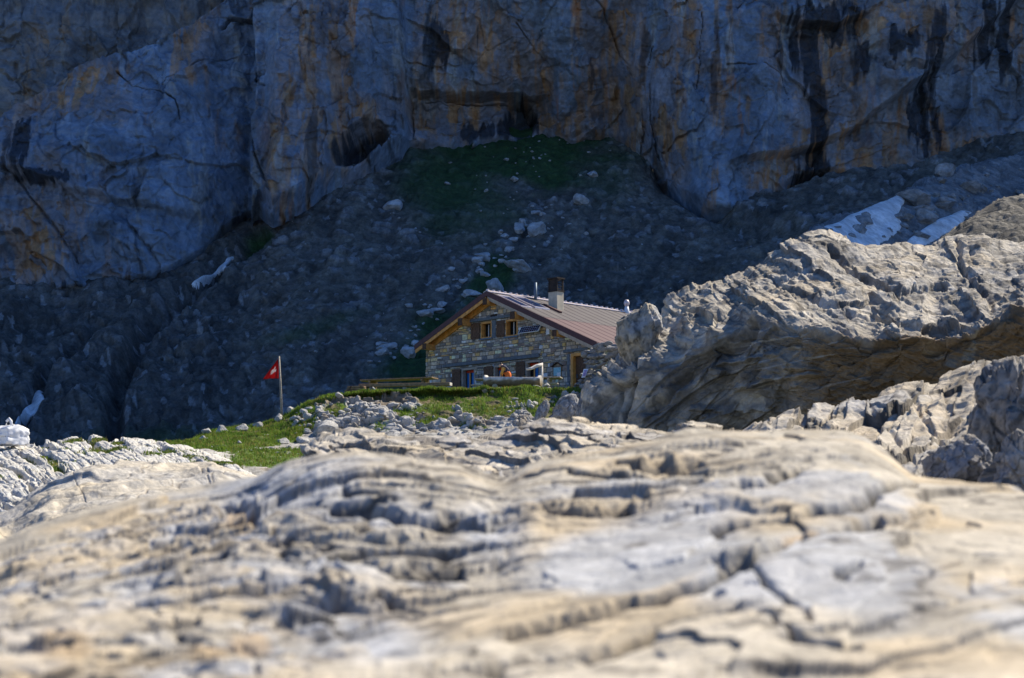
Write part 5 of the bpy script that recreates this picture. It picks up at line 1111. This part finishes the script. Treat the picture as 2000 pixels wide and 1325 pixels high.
# ---- dark shaded rocks at the right edge
for a_ in [(1962, 822, 128, 234, 9.4, 'tall dark shaded rock at the right edge of the picture', 181, .22, .9), (1872, 915, 128, 126, 8.6, 'lower grey rock in front of the tall dark one at the right edge', 182, .2, .9), (1985, 920, 120, 150, 8.2, 'dark cracked rock at right edge above the foreground slab', 183, .1, .9), (2060, 850, 150, 260, 9.0, 'dark rock cut off by the right edge of the picture', 184, 0, 1.)]:
    lump('rock', a_[0], a_[1], a_[2], a_[3], a_[4], a_[5], M_MID, a_[6], 16, (.29, .27, .245), a_[8], a_[7], sub=6, kw=dict(tan=(.33, .27, .2), grey=(.24, .245, .26), ta=.4))
# ---- foreground rock slab
edge = [(-300, 1140, 3.5), (-60, 1088, 3.6), (0, 1066, 3.65), (60, 1036, 3.7), (150, 1010, 3.8), (300, 974, 3.9), (430, 950, 3.9), (500, 938, 3.8), (560, 908, 3.7), (620, 897, 3.65), (700, 893, 3.6), (770, 898, 3.6), (830, 908, 3.6), (900, 914, 3.6), (960, 940, 3.6), (985, 946, 3.6), (1030, 914, 3.65), (1100, 898, 3.7), (1200, 883, 3.8), (1290, 868, 3.9), (1330, 853, 4), (1400, 848, 4), (1500, 850, 4), (1600, 850, 4), (1650, 852, 4), (1690, 866, 3.9), (1730, 898, 3.75), (1780, 945, 3.6), (1850, 953, 3.55), (1930, 958, 3.5), (2000, 958, 3.5), (2300, 965, 3.5)]
fg0 = [(-300, 1700, 1.05), (2300, 1700, 1.05)]; fg1 = [(-300, 1400, 1.62), (0, 1345, 1.75), (1000, 1335, 1.75), (2000, 1330, 1.75), (2300, 1330, 1.75)]
fgm = [(-300, 1230, 2.5), (0, 1165, 2.6), (500, 1095, 2.6), (1000, 1070, 2.6), (1500, 1040, 2.6), (2000, 1070, 2.6), (2300, 1080, 2.6)]
fb1 = [(a, b+28, c+.25) for a, b, c in edge]; fb2 = [(a, b+380, c+.6) for a, b, c in edge]; fb3 = [(a, 2100, c+.9) for a, b, c in edge]
Uf = np.linspace(-300, 2300, 1050); V = loft([[(-300, 2400, 1.0), (2300, 2400, 1.0)], fg0, fg1, fgm, edge, fb1, fb2, fb3], [6, 40, 240, 250, 26, 20, 6], Uf, smooth=4)
px, py = proj(V); x, y, z = V[..., 0], V[..., 1], V[..., 2]
hk = fbm(x*3, y*3, z*3, 5, 190); lo = fbm(x*1.2, y*1.2, z*1.2, 4, 191); fi = fbm(x*22, y*22, z*22, 5, 192, gain=.6)
rub = ss(.15, .5, blob(px, py, 220, 1230, 420, 170, -10, .5, .5*lo)+.15*hk)       # broken stony corner at lower left
lay = np.clip(np.maximum(blob(px, py, 720, 1020, 400, 140, -6, .5, .3*lo), blob(px, py, 1250, 930, 300, 70, -6, .5, .3*lo)), 0, 1)
def rotuv(a): c, q = math.cos(math.radians(a)), math.sin(math.radians(a)); return x*c+y*q, -x*q+y*c
u1, v1 = rotuv(14); u5, v5 = rotuv(50)
K1, EK1, CK1 = facets(u1/.30, v1/.12, 331, 1, 1.3, .25, -.35); K2, EK2, CK2 = facets(u1/.11, v1/.055, 332, 1, 1.4, .25, -.2); K3, EK3, CK3 = facets(u5/.05, v5/.04, 333, 1, 1.4, .25)
J1, EJ1, CJ1 = facets(u5/.75, v5/.22, 334, 1, 1.0, .25, -.1); J2, EJ2, CJ2 = facets(u5/.22, v5/.10, 335, 1, 1.3, .25); u3, v3 = rotuv(30); Q2, EQ2, CQ2 = facets(u3/.06, v3/.035, 337, 1, 1.5, .25); Q1, EQ1, CQ1 = facets(u3/.17, v3/.065, 336, 1, 1.6, .3)
sm_ = np.clip(1-lay-rub, 0, 1)
dz = .022*lo+.006*hk+.0016*fi+lay*(.026*K1-.006*(1-ss(0, .07, EK1))+.012*K2+.005*K3)+sm_*(.026*J1+.009*J2+.003*K3)+rub*(.021*Q1+.011*Q2-.007*(1-ss(0, .08, EQ1))+.004*K3)
crs = np.zeros_like(px)
for pts, wd, dp in [([(1000, 1225), (1120, 1200), (1250, 1165), (1370, 1140), (1410, 1110), (1480, 1095), (1520, 1070), (1620, 1040), (1700, 1012)], 11, .03), ([(1405, 1110), (1462, 1095)], 26, .08), ([(1500, 1077), (1560, 1052)], 26, .08), ([(1560, 1052), (1700, 1010)], 18, .05), ([(1655, 1022), (1712, 1008)], 24, .06), ([(1395, 1160), (1400, 1165)], 14, .03), ([(1485, 1228), (1525, 1232)], 14, .04), ([(1655, 1145), (1690, 1140)], 14, .04), ([(1470, 1100), (1490, 1150), (1540, 1190), (1580, 1225), (1590, 1255)], 10, .03), ([(880, 1325), (1050, 1285), (1160, 1260), (1300, 1220), (1420, 1205)], 10, .025), ([(1400, 1028), (1560, 1000), (1700, 968), (1790, 955)], 9, .03),
                    ([(1235, 915), (1300, 913), (1375, 918)], 14, .05), ([(1440, 950), (1500, 940), (1590, 925)], 13, .045), ([(820, 1004), (880, 998), (985, 1000)], 13, .04), ([(630, 972), (700, 968), (770, 990)], 13, .04), ([(540, 1036), (650, 1045), (760, 1050), (900, 1040)], 11, .035), ([(660, 1100), (780, 1105), (900, 1088)], 11, .03), ([(1040, 985), (1120, 990), (1220, 975)], 11, .035), ([(430, 1000), (470, 985), (500, 1010)], 13, .04), ([(180, 1060), (250, 1030), (360, 990)], 6, .015), ([(740, 1155), (850, 1180), (960, 1170)], 9, .02), ([(1480, 1215), (1560, 1275), (1680, 1290)], 9, .02), ([(1640, 1145), (1690, 1140)], 14, .02)]:
    kk = 1-ss(0, wd*.85*(1.0+.9*noise(x*9, y*9, 0, 198)).clip(.4), pdist(px+26*hk+9*fi, py+16*hk+5*fi, pts)); crs = np.maximum(crs, kk); dz = dz-dp*kk
rowf = np.arange(V.shape[0])[:, None]; near_e = np.exp(-((rowf-536)/60.)**2)
dz = dz-.6*near_e*np.maximum(dz, -.02)
wpx, wpy = px+26*hk+9*fi, py+16*hk+5*fi
for pts, hh, dec in [([(960, 1240), (1120, 1200), (1250, 1165), (1370, 1140), (1410, 1112), (1480, 1095), (1520, 1070), (1620, 1040), (1720, 1006), (1800, 985)], .013, 70), ([(820, 1345), (1050, 1285), (1160, 1260), (1300, 1220), (1420, 1205), (1500, 1195)], .010, 60), ([(1380, 1034), (1560, 1000), (1700, 968), (1800, 950)], .012, 40), ([(480, 1045), (560, 1036), (650, 1045), (760, 1050), (920, 1038), (1040, 1000)], .018, 40), ([(620, 980), (700, 970), (780, 992), (880, 998), (1000, 998)], .020, 30), ([(640, 1105), (780, 1105), (900, 1088), (1010, 1060)], .013, 45), ([(1040, 992), (1120, 990), (1230, 972), (1290, 950)], .016, 30), ([(1225, 920), (1300, 915), (1380, 918)], .022, 22), ([(1430, 955), (1500, 942), (1600, 925)], .018, 22), ([(560, 1180), (740, 1160), (900, 1130)], .010, 50), ([(1500, 1290), (1700, 1240), (1900, 1180)], .008, 60)]:
    xs_ = [a for a, b in pts]; ys_ = [b for a, b in pts]; dl = wpy-np.interp(wpx, xs_, ys_); win = ss(xs_[0]-10, xs_[0]+60, wpx)*(1-ss(xs_[-1]-60, xs_[-1]+10, wpx))
    dz = dz-hh*win*np.where(dl > 0, np.exp(-np.maximum(dl, 0)/dec), 0)+.35*hh*win*np.where(dl <= 0, np.exp(np.minimum(dl, 0)/dec*1.5), 0); crs = np.maximum(crs, win*(1-ss(0, 4, np.abs(dl-2)))*.6)
for _ in range(1): dz[1:-1] = .25*dz[:-2]+.5*dz[1:-1]+.25*dz[2:]
V = V.copy(); V[..., 2] += dz
col = np.broadcast_to(np.array((.44, .395, .325)), px.shape+(3,)).copy()*(1+.22*fi+.15*hk)[..., None]
pa = fbm(x*2.2, y*2.6, 4, 5, 199)
col = mix(col, (.47, .375, .25), ss(-.15, .4, pa)*.75)
gr = np.maximum.reduce([blob(px, py, 1270, 1065, 220, 75, -12, .35, .35*hk), blob(px, py, 1650, 1130, 180, 95, 12, .35, .35*hk), blob(px, py, 560, 955, 150, 45, -12, .5, .5*hk), blob(px, py, 1480, 1150, 110, 50, 0, .5, .4*hk), blob(px, py, 720, 1240, 120, 90, 0, .6, .6*hk), blob(px, py, 950, 1030, 80, 40, 0, .6, .5*hk), rub*ss(-.2, .3, fbm(x*6, y*6, 1, 4, 200))*.9, ss(.22, .5, fbm(x*2.4+5, y*2.4, 9, 5, 201))*.75])
col = mix(col, (.41, .415, .43), np.clip(gr, 0, .9))
col = mix(col, (.44, .36, .25), rub*ss(.72, .8, CQ1)*.5); col *= (.84+.32*np.where(rub > .5, CQ1, np.where(lay > .4, CK2, CJ2))[..., None]); col = mix(col, (.48, .33, .17), .6*np.maximum.reduce([blob(px, py, 470, 1012, 30, 22, 0, .4, .4*hk), blob(px, py, 1565, 1040, 34, 11, 0, .4, .4*hk), blob(px, py, 130, 1285, 60, 26, 0, .4, .3*hk), blob(px, py, 400, 1275, 45, 24, 0, .4, .3*hk), blob(px, py, 490, 1245, 40, 22, 0, .4, .3*hk)]))
col = mix(col, (.12, .108, .095), ss(.2, .55, fbm(x*9, y*13, 3, 5, 202, gain=.6)+.4*hk)*.7); col = mix(col, (.05, .044, .04), crs*.92)  # cracks, and the shade under ledges and risers, painted dark
jf = np.maximum.reduce([rub*(1-ss(0, .07, EQ1))*.9, rub*(1-ss(0, .07, EQ2))*.6, lay*(1-ss(0, .07, EK1))*.85, lay*(1-ss(0, .06, EK2))*.5, sm_*(1-ss(0, .022, EJ1))*.7*ss(-.2, .2, hk)]); col = mix(col, (.06, .052, .046), jf)
rockobj('foreground_rock', V, col, M_FG, 'broad blurred tan and grey rock slab with dark cracks across the foreground', 'rock')
# ================================================================== the person bending over behind the trough
pe = tag(empty('person', at(993, 773, 69.0)), 'person in navy top and orange trousers bending forward behind the log trough', 'person'); pe.location.z = HZ
def skin(name, pts, edges, rad, m, parent, root=0, sub=2):
    me = bpy.data.meshes.new(name); bm = bmesh.new(); ly = bm.verts.layers.skin.verify()
    vs = [bm.verts.new(p) for p in pts]
    for v, r in zip(vs, rad): v[ly].radius = (r, r)
    vs[root][ly].use_root = True
    for a, b in edges: bm.edges.new((vs[a], vs[b]))
    bm.to_mesh(me); bm.free(); o = link(name, me, m, parent)
    o.modifiers.new('skin', 'SKIN'); q = o.modifiers.new('sub', 'SUBSURF'); q.levels = q.render_levels = sub
    dg = bpy.context.evaluated_depsgraph_get(); me2 = bpy.data.meshes.new_from_object(o.evaluated_get(dg)); o.modifiers.clear(); o.data = me2
    for f_ in me2.polygons: f_.use_smooth = True
    return o
M_SKIN = plain('skin', (.55, .33, .22), .55, var=.08); M_NAVY = plain('navy_knit', (.025, .03, .065), .8); M_ORNG = plain('orange_trousers', (.80, .17, .03), .75, var=.12); M_HAIR = plain('dark_hair', (.05, .03, .02), .7); M_YEL = plain('orange_sleeve', (.75, .36, .08), .75)
hip = (0, 0, .86); che = (-.17, .0, 1.12); nek = (-.235, 0, 1.19)
B = [hip, (-.09, 0, 1.0), che, nek, (-.275, 0, 1.21), (-.315, 0, 1.215), (-.36, 0, 1.19)]; E = [(0, 1), (1, 2), (2, 3), (3, 4), (4, 5), (5, 6)]; Rr = [.135, .125, .135, .055, .075, .098, .07]
def add(p, r, k): B.append(p); Rr.append(r); E.append((k, len(B)-1)); return len(B)-1
n1 = add((-.41, 0, 1.185), .018, 6)
for sy in (-1, 1):
    k = add((-.19, sy*.17, 1.13), .06, 2); k = add((-.24, sy*.20, .97), .043, k); k = add((-.31, sy*.14, .80), .03, k); pal = add((-.335, sy*.12, .745), .034, k)
    for f_, (dy, ln) in enumerate(((-.030, .062), (-.010, .075), (.010, .072), (.028, .055))):
        a = add((-.348, sy*.12+dy, .715), .0105, pal); a = add((-.36, sy*.12+dy*1.1, .69-ln*.3), .0095, a); add((-.352, sy*.12+dy*1.1, .70-ln), .008, a)
    a = add((-.315, sy*.12-sy*.045, .735), .012, pal); add((-.335, sy*.12-sy*.055, .70), .0095, a)
    k = add((0, sy*.10, .80), .105, 0); k = add((-.10, sy*.115, .46), .062, k); k = add((.02, sy*.12, .09), .042, k); k = add((-.02, sy*.12, .045), .045, k); add((-.17, sy*.13, .035), .032, k)
bd = skin('body', B, E, Rr, M_SKIN, pe)
co_ = np.array([v.co[:] for v in bd.data.vertices]); nr_ = np.array([v.normal[:] for v in bd.data.vertices])
BA = np.array(B); seg = np.full(len(co_), -1); best = np.full(len(co_), 9.)
for k, (a, b) in enumerate(E):
    d_ = BA[b]-BA[a]; t = np.clip(((co_-BA[a])@d_)/max(d_@d_, 1e-9), 0, 1); q = np.linalg.norm(co_-BA[a]-t[:, None]*d_, axis=1)-.5*Rr[b]; m_ = q < best; best[m_] = q[m_]; seg[m_] = k
kid = np.array([E[k][1] for k in seg])
arm0 = n1+1; per = 3+1+12+2+5   # bones per side: arm, palm, fingers, thumb, leg
def wear(name, sel, off, m):
    idx = np.full(len(co_), -1); used = []; fs = []
    for f_ in bd.data.polygons:
        if all(sel[i] for i in f_.vertices): fs.append(list(f_.vertices))
    for f_ in fs:
        for i in f_:
            if idx[i] < 0: idx[i] = len(used); used.append(i)
    if not fs: return
    me = bpy.data.meshes.new(name); me.from_pydata((co_[used]+nr_[used]*off).tolist(), [], [[int(idx[i]) for i in f_] for f_ in fs])
    for f_ in me.polygons: f_.use_smooth = True
    o = link(name, me, m, pe); q = o.modifiers.new('thick', 'SOLIDIFY'); q.thickness = .012; q.offset = 0
side = (kid-arm0) // per; loc_ = np.where(kid >= arm0, (kid-arm0) % per, -1)
leg = (loc_ >= per-5) & (loc_ <= per-4) | (loc_ == per-3) & (co_[:, 2] > .14)
wear('trousers', leg | ((kid == 1) & (co_[:, 2] < .95)) | ((kid < arm0) & (co_[:, 2] < .93)), .022, M_ORNG)
wear('jumper', ((kid <= 3) & (co_[:, 2] > .90) & ~((kid == 3) & (co_[:, 0] < -.23))) | (loc_ == 0), .020, M_NAVY)
wear('sleeves', ((loc_ == 1) | (loc_ == 2)) & (co_[:, 2] > .82) & (kid >= arm0), .015, M_YEL)
skin('hair', [(-.265, 0, 1.25), (-.30, 0, 1.262), (-.35, 0, 1.25)], [(0, 1), (1, 2)], [.075, .088, .06], M_HAIR, pe)
for sy in (-1, 1):
    f = MB(); f.tube([(-.413, sy*.034, 1.215), (-.425, sy*.034, 1.215)], .011, 8); f.build('eye', M_HAIR, pe)
for sy in (-1, 1): skin('shoe', [(.045, sy*.12, .04), (-.06, sy*.125, .04), (-.19, sy*.13, .032)], [(0, 1), (1, 2)], [.05, .055, .042], M_BLACK, pe)
